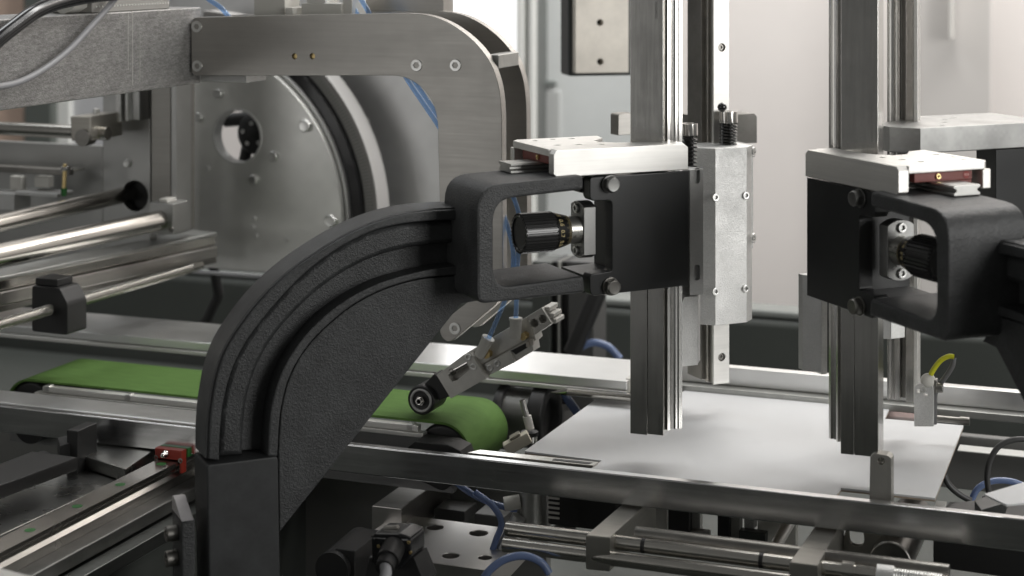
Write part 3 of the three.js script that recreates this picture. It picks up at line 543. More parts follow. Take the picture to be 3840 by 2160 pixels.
{
  const z = zb - .02, t = thing('valve_block', 'beige grey valve blocks in a row above the bent bracket', 'valve', M);
  const B = (a, b, c, d, name, mat = greyPlastic, dz = 0) => { const [p, q] = mz(z + dz, [[a, c], [b, d]]); part(t, name, bx(p[0], q[0], q[1] - .004, p[1], z + dz - .03, z + dz, .0008), mat); };
  B(952, 1068, -60, 60, 'block'); B(1070, 1098, 28, 58, 'block', greyBlock, .004); B(1130, 1280, 12, 52, 'block', greyPlastic, -.002); B(1150, 1220, -60, 10, 'knob', greyBlock, -.004); B(1284, 1320, -20, 52, 'block', greyBlock, -.006);
  const f = thing('flat_bar', 'flat grey bar standing above the bent bracket next to the bright window', 'bar', M), [p, q] = mz(zb - .075, [[1300, -60], [1662, 70]]);
  part(f, 'bar', bx(p[0], q[0], q[1], p[1], zb - .1, zb - .076, .001), alu);
  const tu = (label, list) => { const k = thing('air_tube', label, 'tube', M); part(k, 'hose', tube(list.map(([px, py]) => [...M.z(px, py, zb - .035), zb - .035]), .0024, 40, 12), tubeBlue); };
  tu('short blue air tube dipping behind the bracket, left one of the pair by the valves', [[1270, -60], [1300, -10], [1335, 45], [1360, 110]]);
  tu('short blue air tube dipping behind the bracket, beside the flat bar', [[1325, -60], [1350, -10], [1382, 45], [1405, 110]]);
  tu('blue air tube dipping behind the bracket above its two left screws', [[720, -60], [780, -5], [830, 30], [880, 90]]);
}
// ---------------------------------------------------------------- rails, card blank, conveyor
const zr = M.y(1920, 1735, YR)[1];
{
  const t = thing('long_rail', 'long thin aluminium rail running in front of the white card blank', 'rail', M);
  const [x0] = M.y(-260, 1480, YR), [x1] = M.y(4050, 1975, YR);
  part(t, 'rail', bx(x0, x1, YR - .0238, YR, zr - .009, zr, .0011), aluRail());
  const w = thing('wide_rail', 'wide aluminium bar behind the long rail, left of the curved arm', 'rail', M), [wx] = M.y(940, 1600, YR);
  part(w, 'bar', bx(x0, wx, YR - .02, YR + .0006, zr - .047, zr - .0094, .001), aluTop());
  const s = thing('guide_strip', 'thin pointed steel strip between the long rail and the card blank', 'strip', M);
  part(s, 'strip', extrY(my(YR, [[1752, 1699], [1800, 1688], [2243, 1734], [2224, 1747]]), YR - .003, YR + .0004, .0003), steel);
  part(s, 'slot', extrY(my(YR, [[2080, 1722], [2222, 1737], [2206, 1742], [2070, 1727]]), YR - .0005, YR + .0007, .0001), rubber);
}
function aluRail() { return metal([.74, .74, .74], .17, .28, { size: .16, tone: .2 }, 120); }
function aluTop() { return metal([.82, .82, .81], .26, .46, { size: .2, kind: 'blotch', tone: .14 }, 124); }
{
  const t = thing('card_blank', 'large white card blank with cut-out corners lying between the rails', 'card', M);
  const o = my(YS, [[1967, 1691], [2256, 1727], [2205, 1765], [3122, 1868], [3154, 1829], [3506, 1867], [3613, 1595], [3317, 1570], [3358, 1483], [2650, 1393], [2520, 1503], [2262, 1477]]);
  part(t, 'sheet', extrY(o, YS - .0017, YS, .0002), card);
  const e = o.map(([x, z]) => [x, z]);
  part(t, 'board_core', extrY(offs([...e, e[0]], .0).slice(0, -1).map(([x, z]) => [x, z]), YS - .0030, YS - .0018, .0001), plain(rgb(.32, .26, .2), .8));
}
const YB = CY - .415, zn = M.y(1475, 1564, YB)[1], zf = M.y(1475, 1458, YB)[1];
{
  const t = thing('belt_conveyor', 'narrow conveyor with a green belt and silver side strip', 'conveyor', M);
  const R = .0272, xl = M.y(95, 1428, YB)[0], xr = M.z(1905, 1590, zf)[0] - R, yc = YB - R, st = (r) => { const p = []; for (let i = 0; i <= 24; i++) { const a = -Math.PI / 2 + i / 24 * Math.PI; p.push([xr + r * Math.cos(a), yc + r * Math.sin(a)]); } for (let i = 0; i <= 24; i++) { const a = Math.PI / 2 + i / 24 * Math.PI; p.push([xl + r * Math.cos(a), yc + r * Math.sin(a)]); } return p; };
  part(t, 'belt', extr(st(R), zf, zn, .0003, [st(R - .0022)]), green);
  for (const x of [xr, xl]) part(t, 'drum', lathe([[0, -.002], [R - .006, -.002], [R - .003, -.004], [R - .0024, -.008], [R - .0024, zf - zn + .002]], [x, yc, zn], [0, 0, 1]), rubber);
  const xs0 = M.z(165, 1432, zn + .006)[0], xs1 = M.z(1570, 1580, zn + .006)[0];
  part(t, 'side_strip', bx(xs0, xs1, YB - .0085, YB - .003, zn + .0006, zn + .0085, .0006), aluBright);
  part(t, 'side_strip_foot', bx(xs0 - .008, xs1 + .006, YB - .0125, YB - .0088, zn + .0006, zn + .0105, .0005), aluBright);
  for (const [px, py] of [[178, 1440], [480, 1470], [1538, 1580]]) { const [x] = M.z(px, py, zn + .008); part(t, 'clip', bx(x - .003, x + .003, YB - .0075, YB - .0018, zn + .0015, zn + .0095, .0008), zinc); }
  const hz1 = M.z(320, 1502, zn + .004), hz2 = M.z(505, 1520, zn + .004);
  part(t, 'side_plate', extr([[xl - .02, YB - .06], [xr + .012, YB - .06], [xr + .02, YB - .045], [xr + .012, YB - .014], [xl - .01, YB - .014]], zn - .004, zn + .004, .0006, [circ(hz1[0], YB - .03, .0085), circ(hz2[0], YB - .034, .003)]), metal([.3, .3, .3], .35, .55, { tone: .15 }, 126));
  part(t, 'hole_lining', cyl([hz1[0], YB - .03, zn - .01], [hz1[0], YB - .03, zn - .0045], .009), rubber);
  const [bp, bq] = mz(zn + .03, [[1528, 1652], [1742, 1735]]);
  part(t, 'bearing_block', extr([[bp[0], bq[1]], [bq[0], bq[1]], [bq[0] - .004, bp[1] - .004], [bq[0] - .016, bp[1]], [bp[0] + .007, bp[1]], [bp[0], bp[1] - .006]], zn + .004, zn + .03, .001), rubber);
  const [lp, lq] = mz(zn + .02, [[1530, 1790], [1740, 1850]]);
  part(t, 'lower_guard', extr(smooth([[lp[0], lp[1]], [lp[0] + .018, lq[1] + .004], [(lp[0] + lq[0]) / 2 + .006, lq[1]], [lq[0] - .01, lq[1] + .006], [lq[0], lp[1]]], 20), zn - .03, zn + .02, .001), rubber);
}
const YF = CY - .398;
{
  const t = thing('guide_table', 'long shiny aluminium plate behind the green belt', 'table plate', M);
  const zk = M.y(1920, 1310, YF)[1], zq = M.y(1920, 1391, YF)[1], x0 = M.y(-300, 1130, YF)[0], x1 = M.y(2390, 1400, YF)[0];
  part(t, 'plate', bx(x0, x1, YF - .0085, YF, zk, zq, .001), aluTop());
  part(t, 'front_lip', bx(x0, x1, YF - .013, YF - .0088, zq - .01, zq + .003, .0008), aluBright);
  const r = thing('long_rail', 'long aluminium rail along the far side of the white card blank', 'rail', M);
  const z1 = M.y(3200, 1418, YF)[1], rx0 = M.y(2400, 1350, YF)[0], rx1 = M.y(4100, 1490, YF)[0];
  part(r, 'rail', bx(rx0 + .001, rx1, YF - .017, YF, z1 - .012, z1, .001), aluTop());
  part(r, 'flange', bx(rx0 + .001, rx1, YF - .024, YF - .0172, z1 - .012, z1 + .014, .001), aluDull);
}

// ---------------------------------------------------------------- hall behind: floor, wall, window, cabinet
function struct(name, geo, mat) { const m = part(scene, name, geo, mat); m.userData.kind = 'structure'; return m; }
const zw = U(1920, 0, 3.3).z, noise = (s, a, z = .8) => tex(256, z, (u, v) => cl(1 - a * blotch(u, v, s)));
const wallMat = new THREE.MeshPhysicalMaterial({ color: rgb(.82, .772, .742), roughness: .5, map: noise(130, .06) });
struct('floor', new THREE.BoxGeometry(9, .1, 8).translate(-.8, -.05, -1), plain(rgb(.12, .12, .115), .55));
struct('back_wall', new THREE.BoxGeometry(9, 3.4, .12).translate(-.8, 1.7, zw - .06), wallMat);
const onW = (px, py, dz) => M.z(px, py, zw + dz);
function slabW(t, name, a, b, c, d, dz, th, mat) { const p = onW(a, c, dz), q = onW(b, d, dz); return part(t, name, bx(p[0], q[0], q[1], p[1], zw + dz - th, zw + dz, .003), mat); }
{
  const t = thing('window', 'overexposed bright window behind the bent bracket', 'window', M);
  const a = onW(1600, -700, .03), b = onW(1932, 700, .03), w = b[0] - a[0], h = a[1] - b[1], cx = (a[0] + b[0]) / 2, cy = (a[1] + b[1]) / 2;
  part(t, 'pane', bx(a[0], b[0], b[1], a[1], zw + .01, zw + .03, .001), new THREE.MeshStandardMaterial({ color: 0x222222, emissive: rgb(1, 1, 1), emissiveIntensity: 1.5 }));
  slabW(t, 'frame_bar', 1560, 1600, -700, 700, .045, .04, plain(rgb(.5, .5, .48), .5)); slabW(t, 'frame_bar', 1560, 1932, 700, 742, .045, .04, plain(rgb(.5, .5, .48), .5));
  const l = new THREE.RectAreaLight(new THREE.Color(1, 1, 1), 2.2, w, h); l.name = 'window'; l.position.set(cx, cy, zw + .05); l.lookAt(cx, cy, zw + 5); scene.add(l);
}
{
  const white = plain(rgb(.72, .72, .69), .45), dk = plain(rgb(.12, .125, .12), .5);
  const t = thing('profile_post', 'white slotted post right of the bright window', 'post', M);
  slabW(t, 'flange', 1933, 1963, -700, 1230, .16, .1, white); slabW(t, 'slot', 1963.5, 1979, -700, 1230, .13, .06, dk); slabW(t, 'flange', 1980, 2005, -700, 1230, .16, .1, white); slabW(t, 'seal', 2005.5, 2016, -700, 1230, .15, .06, dk);
  const p = thing('wall_cabinet', 'pale glossy sheet metal panel behind the forming columns', 'panel', M);
  slabW(p, 'sheet', 2017, 2470, -700, 1210, .10, .03, new THREE.MeshPhysicalMaterial({ color: rgb(.74, .76, .75), roughness: .3, metalness: .1, map: noise(134, .1, .5) }));
  slabW(p, 'latch', 2020, 2085, 300, 322, .108, .01, plain(rgb(.22, .24, .23), .4)); slabW(p, 'latch_rod', 2020, 2100, 338, 560, .104, .008, plain(rgb(.5, .51, .5), .4));
  const a = thing('guard_door', 'hazy grey guard pane on the wall behind the right column', 'panel', M);
  slabW(a, 'pane', 3442, 3716, -700, 1240, .2, .012, plain(rgb(.63, .6, .575), .3)); slabW(a, 'handle', 3556, 3572, -200, 150, .24, .03, plain(rgb(.62, .6, .57), .4));
  const w2 = thing('wall_cabinet', 'tall white panel at the left edge behind the scraped beam', 'panel', M); slabW(w2, 'sheet', 196, 262, -400, 640, .16, .05, white);
  const w3 = thing('cabinet_post', 'dark green grey post at the left edge behind the scraped beam', 'post', M); slabW(w3, 'post', 88, 192, -400, 640, .18, .06, plain(rgb(.1, .11, .1), .5));
  const w4 = thing('wall_cabinet', 'pinkish beige panel at the left edge behind the scraped beam', 'panel', M); slabW(w4, 'sheet', -160, 86, -400, 640, .14, .03, plain(rgb(.62, .46, .37), .55));
  const w5 = thing('wall_cabinet', 'pale grey panel beside the clamp block, behind the scraped beam', 'panel', M); slabW(w5, 'sheet', 263, 420, -400, 640, .15, .03, plain(rgb(.5, .5, .51), .5));
}
{
  const t = thing('machine_housing', 'long dark green grey machine housing behind the card blank', 'machine base', M), z = U(1920, 1100, 2.45).z;
  const y = M.z(2830, 1192, z)[1], x0 = -2.2, x1 = 1.2;
  part(t, 'front', bx(x0, x1, .05, y, z - .06, z, .012), paintDark);
  part(t, 'top_trim', bx(x0, x1, y + .0005, y + .010, z - .05, z - .004, .004), plain(rgb(.2, .21, .2), .5));
  const b = thing('machine_bed', 'dark machine bed under the rails and rods', 'machine base', M);
  part(b, 'front_apron', bx(x0, x1, .05, CY - .43, -.95, -.935, .004), paintDark);
  part(b, 'deck', bx(x0, x1, .05, CY - .62, z + .001, -.951, .01), paintDark);
}
{ // white block with two holes
  const fb = frame(U(2255, 150, 1.95), 34), z = 0, t = thing('mounting_block', 'white block with two round holes hanging behind the left column', 'block', fb);
  const a = fb.z(2157, -200, z), b = fb.z(2358, 286, z), h = [[2250, 85], [2251, 232]].map(([x, y]) => fb.z(x, y, z));
  part(t, 'face', extr(rounded([[a[0], b[1] + .004, .002], [b[0], b[1] + .004], [b[0], a[1]], [a[0], a[1]]], 0), z - .012, z, .001, h.map((c) => circ(...c, .0034, 24))), new THREE.MeshPhysicalMaterial({ color: rgb(.85, .8, .72), roughness: .45, metalness: .25, map: noise(140, .22, .12) }));
  part(t, 'back', bx(a[0] - .004, b[0] + .03, b[1], a[1], z - .05, z - .0125, .003), plain(rgb(.045, .05, .05), .5));
}
// ---------------------------------------------------------------- wheel cover plate and belt wheel at the back
{
  const z = U(900, 600, 2.02).z, t = thing('wheel_cover', 'large grey cover plate with round hole and hex bolts, behind the beam', 'cover plate', M);
  const c = M.z(704, 800, z), R1 = M.z(1281, 800, z)[0] - c[0], R2 = M.z(1362, 800, z - .014)[0] - c[0], R3 = M.z(1416, 800, z - .02)[0] - c[0];
  const arc = (R, a0, a1, n = 50) => Array.from({ length: n + 1 }, (_, i) => { const a = (a0 + (a1 - a0) * i / n) * Math.PI / 180; return [c[0] + R * Math.cos(a), c[1] + R * Math.sin(a)]; });
  const yb = M.z(850, 1010, z)[1], xl = M.z(690, 600, z)[0], hc = M.z(890, 512, z), a0 = Math.asin((yb - c[1]) / R1) * 180 / Math.PI;
  const soft = (m) => { m.metalness = .85; return m; };
  const aluBack = soft(metal([.85, .85, .82], .36, .52, { size: .35, kind: 'blotch', tone: .16 }, 150));
  part(t, 'plate', extr([[xl, yb], ...arc(R1, a0, 84), [xl, c[1] + R1 * .995]], z - .012, z, .001, [circ(...hc, .0318, 40)]), aluBack);
  part(t, 'hole_ring', extr(circ(...hc, .0322, 40), z - .016, z + .0012, .0006, [circ(...hc, .0296, 40)]), blast);
  for (const [px, py, r] of [[822, 350, .0055], [748, 438, .0055], [1149, 470, .0075], [1028, 585, .006], [953, 673, .006], [1245, 827, .0075], [703, 718, .005], [955, 820, .003], [948, 852, .0034], [960, 884, .003], [780, 632, .003], [1073, 898, .003]]) { const q = M.z(px, py, z); part(t, 'bolt', hexBolt([...q, z], [0, 0, 1], r, r * .9), zinc); }
  const w = thing('drive_pulley', 'big black wheel rim with a pale ribbed belt around the cover plate', 'wheel', M);
  part(w, 'rim', extr([...arc(R2 - .0004, -42, 88, 70), ...arc(R1 - .004, -42, 88, 70).reverse()], z - .04, z - .014, .002), rubberShiny);
  part(w, 'rim_lip', extr([...arc(R1 + .005, -42, 88, 70), ...arc(R1 + .001, -42, 88, 70).reverse()], z - .03, z - .008, .001), blastDark);
  const bm = plain(rgb(.3, .29, .28), .6);
  part(w, 'belt_edge', extr([...arc(R3 + .0012, -42, 88, 90), ...arc(R3 + .0003, -42, 88, 90).reverse()], z - .05, z - .018, .001), plain(rgb(.42, .41, .4), .5));
  part(w, 'belt', extr([...arc(R3, -42, 88, 90), ...arc(R2, -42, 88, 90).reverse()], z - .05, z - .02, .001), bm);
  const tg = []; for (let a = -40; a < 88; a += .95) { const r = a * Math.PI / 180; tg.push(new THREE.BoxGeometry((R3 - R2) * .66, .0022, .0016).translate((R2 + R3) / 2 - .002, 0, 0).rotateZ(r).translate(c[0], c[1], z - .0192)); }
  const teeth = part(w, 'belt_ribs', tg, plain(rgb(.2, .2, .19), .6)); teeth.userData.kind = 'stuff';
  const h = thing('wheel_hub', 'dark hub seen through the round hole of the cover plate', 'hub', M), k = M.z(938, 505, z - .03);
  part(h, 'hub', lathe([[0, .014], [.006, .014], [.007, .010], [.014, .010], [.0225, .004], [.025, 0], [.025, -.03], [0, -.03]], [...k, z - .045], [0, 0, 1]), rubber);
  for (let i = 0; i < 5; i++) { const a = i * 1.2566 + .4; part(h, 'screw', socketScrew([k[0] + .0125 * Math.cos(a), k[1] + .0125 * Math.sin(a), z - .036], [0, 0, 1], .0024, .002), zinc); }
  const s = M.z(870, 470, z - .04); part(h, 'spoke', cyl([k[0] - .05, k[1] + .012, z - .06], [k[0] + .02, k[1] + .02, z - .06], .008), rubber); part(h, 'spoke', cyl([k[0] - .03, k[1] - .06, z - .06], [k[0] - .012, k[1] + .02, z - .06], .007), rubber);
  const bp = thing('back_plate', 'grey sheet metal plate between the belt wheel and the bent bracket', 'plate', M);
  const p0 = M.z(690, -60, z - .09), p1 = M.z(1668, 1075, z - .09);
  part(bp, 'sheet', extr([[p0[0] - .1, p1[1]], [p1[0], p1[1]], [p1[0], p0[1]], [p0[0] - .1, p0[1]]], z - .1, z - .09, .001, [circ(...M.z(890, 512, z - .095), .052, 30)]), soft(metal([.74, .74, .74], .4, .55, { size: .5, kind: 'blotch', tone: .16 }, 154)));
  { const q = M.z(1372, 454, z - .09); part(bp, 'screw', hexBolt([...q, z - .09], [0, 0, 1], .0042, .004), zinc); }
}
// ---------------------------------------------------------------- side frame, shafts, rollers at the left
{
  const z = U(480, 700, 1.93).z, grey = metal([.42, .42, .41], .36, .52, { size: .3, kind: 'blotch', tone: .15 }, 160);
  const t = thing('side_plate', 'grey side plate with a round hole where the upper roller enters', 'plate', M);
  const a = M.z(385, 150, z), b = M.z(563, 965, z), h = M.z(505, 735, z);
  part(t, 'plate', extr([[a[0], b[1]], [b[0], b[1]], [b[0], a[1]], [a[0], a[1]]], z - .014, z, .001, [circ(...h, .0165, 30)]), grey);
  part(t, 'hole_back', cyl([h[0], h[1], z - .03], [h[0], h[1], z - .0145], .02), rubber);
  part(t, 'screw', hexBolt([...M.z(481, 612, z), z], [0, 0, 1], .0045, .004), zinc);
  const p = thing('side_post', 'dark upright post between the side plate and the wheel cover plate', 'post', M);
  const Q = (t, n, x0, x1, y0, y1, zz, th, m) => { const q = M.z(x0, y0, zz), r = M.z(x1, y1, zz); return part(t, n, bx(q[0], r[0], r[1], q[1], zz - th, zz, .001), m); };
  Q(p, 'post', 567, 640, 150, 880, z + .02, .05, metal([.34, .33, .31], .4, .55, { tone: .12 }, 162));
  Q(p, 'edge_strip', 640.5, 661, 150, 880, z + .022, .03, grey);
  Q(p, 'gap', 662, 688, 150, 870, z - .03, .02, rubber);
  const r = thing('roller_bearing', 'bearing block at the end of the lower roller', 'bearing', M);
  Q(r, 'block', 556, 648, 760, 880, z + .045, .03, grey);
  Q(r, 'cap', 596, 626, 745, 762, z + .04, .02, greyBlock);
  { const q = M.z(643, 860, z + .045); part(r, 'screw', socketScrew([...q, z + .0448], [0, 0, 1], .003, .0015), steelDark); }
  const g = thing('slotted_profile', 'ribbed grey aluminium profile above the side plate', 'profile', M);
  Q(g, 'profile', 432, 452, 60, 458, z + .03, .03, blast); Q(g, 'profile', 455, 466, 60, 456, z + .024, .02, steelDark); Q(g, 'profile', 468, 478, 60, 455, z + .03, .03, blast); Q(g, 'profile', 481, 522, 60, 452, z + .022, .02, grey);
  const c = thing('clamp_block', 'grey clamp block on the thin horizontal shaft', 'clamp', M), zc = z + .08;
  const f = mz(zc, [[262, 437], [340, 437], [340, 528], [266, 528]]);
  part(c, 'block', extr(f, zc - .06, zc, .002), metal([.44, .42, .38], .42, .55, { tone: .12 }, 164));
  part(c, 'screw', cyl([f[0][0] + .012, f[0][1] - .003, zc - .03], [f[0][0] + .013, f[0][1] + .006, zc - .03], .0035), zinc);
  const s = thing('shaft', 'thin horizontal shaft held by the grey clamp block', 'shaft', M), s1 = M.z(345, 498, zc - .02);
  part(s, 'rod', cyl([s1[0] - .6, s1[1] + .002, zc - .02], [s1[0] + .02, s1[1], zc - .02], .0072), steel);
  part(s, 'end', cyl([s1[0] + .003, s1[1] - .003, zc - .012], [s1[0] + .003, s1[1] - .003, zc + .003], .009), steelDark);
  const k = thing('inner_panel', 'grey inner panel behind the left rollers', 'panel', M);
  Q(k, 'panel', -200, 384, 520, 1040, z - .02, .01, grey); Q(k, 'panel_lower', -200, 690, 880, 1035, z - .028, .007, grey); Q(k, 'fold', -200, 240, 628, 645, z + .03, .04, steel);
  const d = thing('sensor_bracket', 'small brownish bracket with pale blocks above the upper roller', 'bracket', M);
  Q(d, 'rail', -60, 258, 620, 660, z + .05, .01, steelDark); Q(d, 'block', 36, 78, 660, 740, z + .04, .01, greyBlock); Q(d, 'block', 128, 182, 660, 705, z + .045, .01, greyPlastic); Q(d, 'shelf', -60, 52, 722, 790, z + .07, .03, blastDark); Q(d, 'shelf', 54, 215, 718, 742, z + .066, .03, blastDark);
  const n = thing('needle_valve', 'thin brass needle with a green tip above the upper roller', 'valve', M), nz = z + .07;
  const a1 = M.z(244, 615, nz), a2 = M.z(240, 705, nz), a3 = M.z(240, 735, nz);
  part(n, 'stem', cyl([...a1, nz], [...a2, nz], .0022), brass); part(n, 'collar', cyl([a1[0] - .003, a1[1] - .005, nz], [a1[0] + .005, a1[1] - .005, nz], .003), chrome); part(n, 'tip', cyl([...a2, nz], [...a3, nz], .0035, .0028), greenCap);
  const roll = (name, label, A, d0, B, rr, mat, ext = .25) => { const q = thing(name, label, 'roller', M), p = U(...A, d0), e = hz(...A, d0, ...B), dir = e.clone().sub(p).normalize(); part(q, 'rod', cyl(p, e.clone().addScaledVector(dir, ext), rr, rr, 40), mat); return [q, p, dir]; };
  roll('roller', 'steel roller entering the round hole of the side plate', [500, 722], 1.95, [0, 838], .0088, steel);
  roll('roller', 'thicker steel roller ending at the bearing block', [612, 823], 1.87, [0, 957], .0108, steel);
  const pr = thing('profile_beam', 'wide grey aluminium profile running under the rollers to the cover plate', 'beam', M);
  { const A = U(770, 925, 1.985), B = hz(770, 925, 1.985, 0, 1090), dir = B.clone().sub(A), e = A.clone().addScaledVector(dir, 1.4), up = new THREE.Vector3(0, 1, 0), yaw = Math.atan2(dir.x, dir.z), Ln = dir.length() * 1.4;
    const put = (n, w, h, oy, ox, m) => part(pr, n, bx(-w / 2, w / 2, -h / 2, h / 2, 0, Ln, .001).translate(ox, oy, 0).rotateY(yaw).translate(A.x, A.y, A.z), m);
    put('web', .03, .010, .0085, 0, steel); put('flange', .036, .004, .0157, 0, aluDull); put('flange', .036, .013, -.004, 0, alu); put('lip', .03, .006, -.0137, .002, steelDark); }
  const [ls, lp, ld] = roll('lead_screw', 'threaded lead screw with a black nut block', [752, 995], 1.93, [0, 1217], .0048, steel);
  const th = []; const lat = new THREE.Vector3(0, 1, 0).cross(ld).normalize(); for (let i = 0; i <= 1900; i++) { const a = i / 12 * 2 * Math.PI; th.push(lp.clone().addScaledVector(ld, .02 + i * .00019).addScaledVector(lat, .0049 * Math.cos(a)).add(new THREE.Vector3(0, .0049 * Math.sin(a), 0))); }
  part(ls, 'thread', tube(th, .0006, 1900, 5), steel);
  const nb = U(225, 1152, 1.93 * 1195 / 1350), yaw = Math.atan2(ld.x, ld.z);
  part(ls, 'nut_block', [extr(rounded([[-.021, -.022], [.021, -.022], [.021, .008], [.012, .022], [-.021, .022]], .003), -.014, .016, .001), bx(-.02, .006, .0222, .029, -.012, .012)].map((q) => (q.index ? q.toNonIndexed() : q).rotateY(yaw).translate(nb.x, nb.y, nb.z)), rubber);
  const cb = thing('black_cable', 'black cable hanging down under the wheel cover plate', 'cable', M); part(cb, 'cable', tube([[800, 1000], [812, 1060], [818, 1110], [800, 1150], [775, 1200], [740, 1235]].map(([px, py]) => U(px, py, 2.1)), .006, 40), rubber);
  const wp = thing('bright_strip', 'white strip under the wheel cover plate', 'strip', M); Q(wp, 'strip', 640, 1010, 1018, 1046, z - .12, .02, plain(rgb(.7, .7, .72), .4));
}

// ---------------------------------------------------------------- lower left: floor rail, red carriage, plates
{
  const yl = CY - .446, tC = M.y(640, 1722, yl)[0], zB = M.y(640, 1722, yl)[1], w = .0105;
  const t = thing('linear_rail', 'long bright guide rail with green plugs leading to the red carriage', 'rail', M);
  const pr = [[-w, 0], [-w, -.003], [-w * .75, -.006], [-w * .75, -.009], [-w, -.012], [-w, -.02], [w, -.02], [w, -.012], [w * .75, -.009], [w * .75, -.006], [w, -.003], [w, 0]].map(([a, b]) => [tC + a, yl + b]);
  part(t, 'rail', extr(pr, zB - .2, zB + .75, .0004), metal([.5, .48, .45], .16, .32, { kind: 'blotch', size: .2, tone: .3 }, 170));
  for (const [px, py] of [[75, 1983], [262, 1895], [433, 1815], [590, 1738]]) { const [, zz] = M.y(px, py, yl); part(t, 'plug', cyl([tC, yl - .001, zz], [tC, yl + .0002, zz], .0042), greenCap); }
  const b = thing('rail_beam', 'dark green grey beam carrying the long guide rail', 'beam', M);
  part(b, 'top_plate', bx(tC - .03, tC + .026, yl - .032, yl - .0204, zB - .25, zB + .75, .0015), metal([.22, .22, .21], .4, .55, { kind: 'blotch', tone: .3 }));
  part(b, 'ledge', bx(tC + .0265, tC + .042, yl - .044, yl - .033, zB - .25, zB + .75, .001), metal([.2, .21, .2], .36, .5, { tone: .2 }, 172));
  part(b, 'side', bx(tC - .03, tC + .04, .06, yl - .0445, zB - .25, zB + .75, .002), paintDark);
  const c = thing('red_carriage', 'small red carriage end cap with a steel grease nipple on the guide rail', 'carriage', M);
  const zc = zB + .004, x0 = tC - .0135, x1 = tC + .0135, y1 = yl + .0095, y0 = yl - .010, sx = tC - .002, sy = yl + .0058;
  part(c, 'end_cap', extr([[x0, y0], [tC - w - .0006, y0], [tC - w - .0006, yl + .001], [tC + w + .0006, yl + .001], [tC + w + .0006, y0], [x1, y0], [x1, y1], [x0, y1]], zc - .008, zc, .0006), redCap);
  part(c, 'grease_nipple', [lathe([[.0032, 0], [.0032, .003], [.0016, .004], [.0022, .0062], [.0012, .0078], [0, .008]], [sx, sy, zc], [0, 0, 1], 20)], chrome);
  for (const [px, py] of [[-.0122, 0], [.0122, 0]]) part(c, 'screw', socketScrew([tC + px, yl + .001, zc - .0002], [0, 0, 1], .0022, .0008), steelDark);
  part(c, 'green_cap', bx(x0, x1 + .001, yl + .0015, y1, zc - .02, zc - .0085, .0006), greenCap);
  part(c, 'body', bx(x0 + .001, x1 - .001, yl + .0015, y1 + .001, zc - .08, zc - .0205, .001), steel);
  // dark oily plates left of the rail
  const yp = CY - .455, p = thing('oily_plate', 'dark oily steel plate left of the long guide rail', 'plate', M);
  const oil = metal([.46, .46, .44], .2, .36, { kind: 'blotch', size: .2, tone: .25 }, 174);
  part(p, 'plate', extrY(my(yp, [[-260, 1985], [250, 1750], [470, 1772], [420, 1810], [-260, 2130]]), yp - .02, yp, .001), oil);
  const q = thing('oily_block', 'raised dark steel block on the oily plate beside the red carriage', 'block', M), yq = yp + .012;
  part(q, 'block', extrY(my(yq, [[262, 1692], [345, 1652], [600, 1672], [470, 1758]]), yp + .0004, yq, .002), oil);
  part(q, 'tab', extrY(my(yq + .014, [[215, 1640], [330, 1612], [340, 1640], [225, 1672]]), yq + .0004, yq + .014, .001), rubber);
  const k = thing('black_gripper', 'black bar linkage under the wide rail at the left edge', 'linkage', M), yk = CY - .43;
  part(k, 'bar', extrY(my(yk, [[-60, 1760], [120, 1690], [290, 1712], [80, 1790], [-60, 1840]]), yk - .012, yk, .002), rubber);
  part(k, 'knob', cyl([...M.z(60, 1785, zB + .06), zB + .02], [...M.z(60, 1785, zB + .06), zB + .06], .011), rubber);
  part(k, 'riser', bx(...[0].map(() => M.y(218, 1660, yk + .004)[0]), M.y(270, 1660, yk + .004)[0], yk - .03, yk + .012, M.y(218, 1660, yk)[1] - .03, M.y(218, 1660, yk)[1], .001), rubber);
  const wf = thing('rubber_stop', 'dark rounded rubber stop under the wide rail', 'stop', M), fz = zr - .06, [fx, fy] = M.z(110, 1625, fz);
  part(wf, 'foot', cyl([fx, fy + .008, fz - .05], [fx, fy + .008, fz], .018), rubber);
  const wc = thing('white_plate', 'white plate corner at the lower left edge', 'plate', M), yw = CY - .40;
  part(wc, 'plate', extrY(my(yw, [[-200, 2105], [0, 2128], [132, 2162], [60, 2330], [-240, 2300]]), yw - .006, yw, .001), plain(rgb(.62, .61, .58), .45));
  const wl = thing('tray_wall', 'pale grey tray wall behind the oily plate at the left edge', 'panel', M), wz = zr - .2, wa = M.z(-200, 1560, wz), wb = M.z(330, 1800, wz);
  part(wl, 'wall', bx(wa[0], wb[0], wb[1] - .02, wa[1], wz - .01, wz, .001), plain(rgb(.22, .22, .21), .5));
}
{ // clamp block against the arm foot
  const z = -.030, t = thing('foot_clamp', 'black clamp block with pale sloping top and two bolts, beside the arm foot', 'clamp', GL);
  const f = L(z, [[682, 1958], [731, 1950], [736, 2420], [684, 2420]]), g = L(z - .028, [[646, 1892], [706, 1886]]);
  part(t, 'block', extr(f, z - .03, z, .0012), castBlack);
  const a = f[0], b = f[1], yT = g[0][1];
  const geo = extrX([[z - .0004, a[1] + .0003], [z - .03, a[1] + .0003], [z - .03, yT + .006], [z - .026, yT + .0065]], a[0], b[0] - .0005, .0006);
  part(t, 'sloping_top', geo, metal([.5, .48, .48], .5, .65, { kind: 'blast', size: .04, tone: .1 }, 178));
  for (const [px, py] of [[655, 1990], [658, 2083]]) { const [x, y] = GL.z(px + 12, py, z - .018); part(t, 'bolt', socketScrew([a[0], y, z - .014], [-1, 0, 0], .0058, .0085), steelDark); }
}
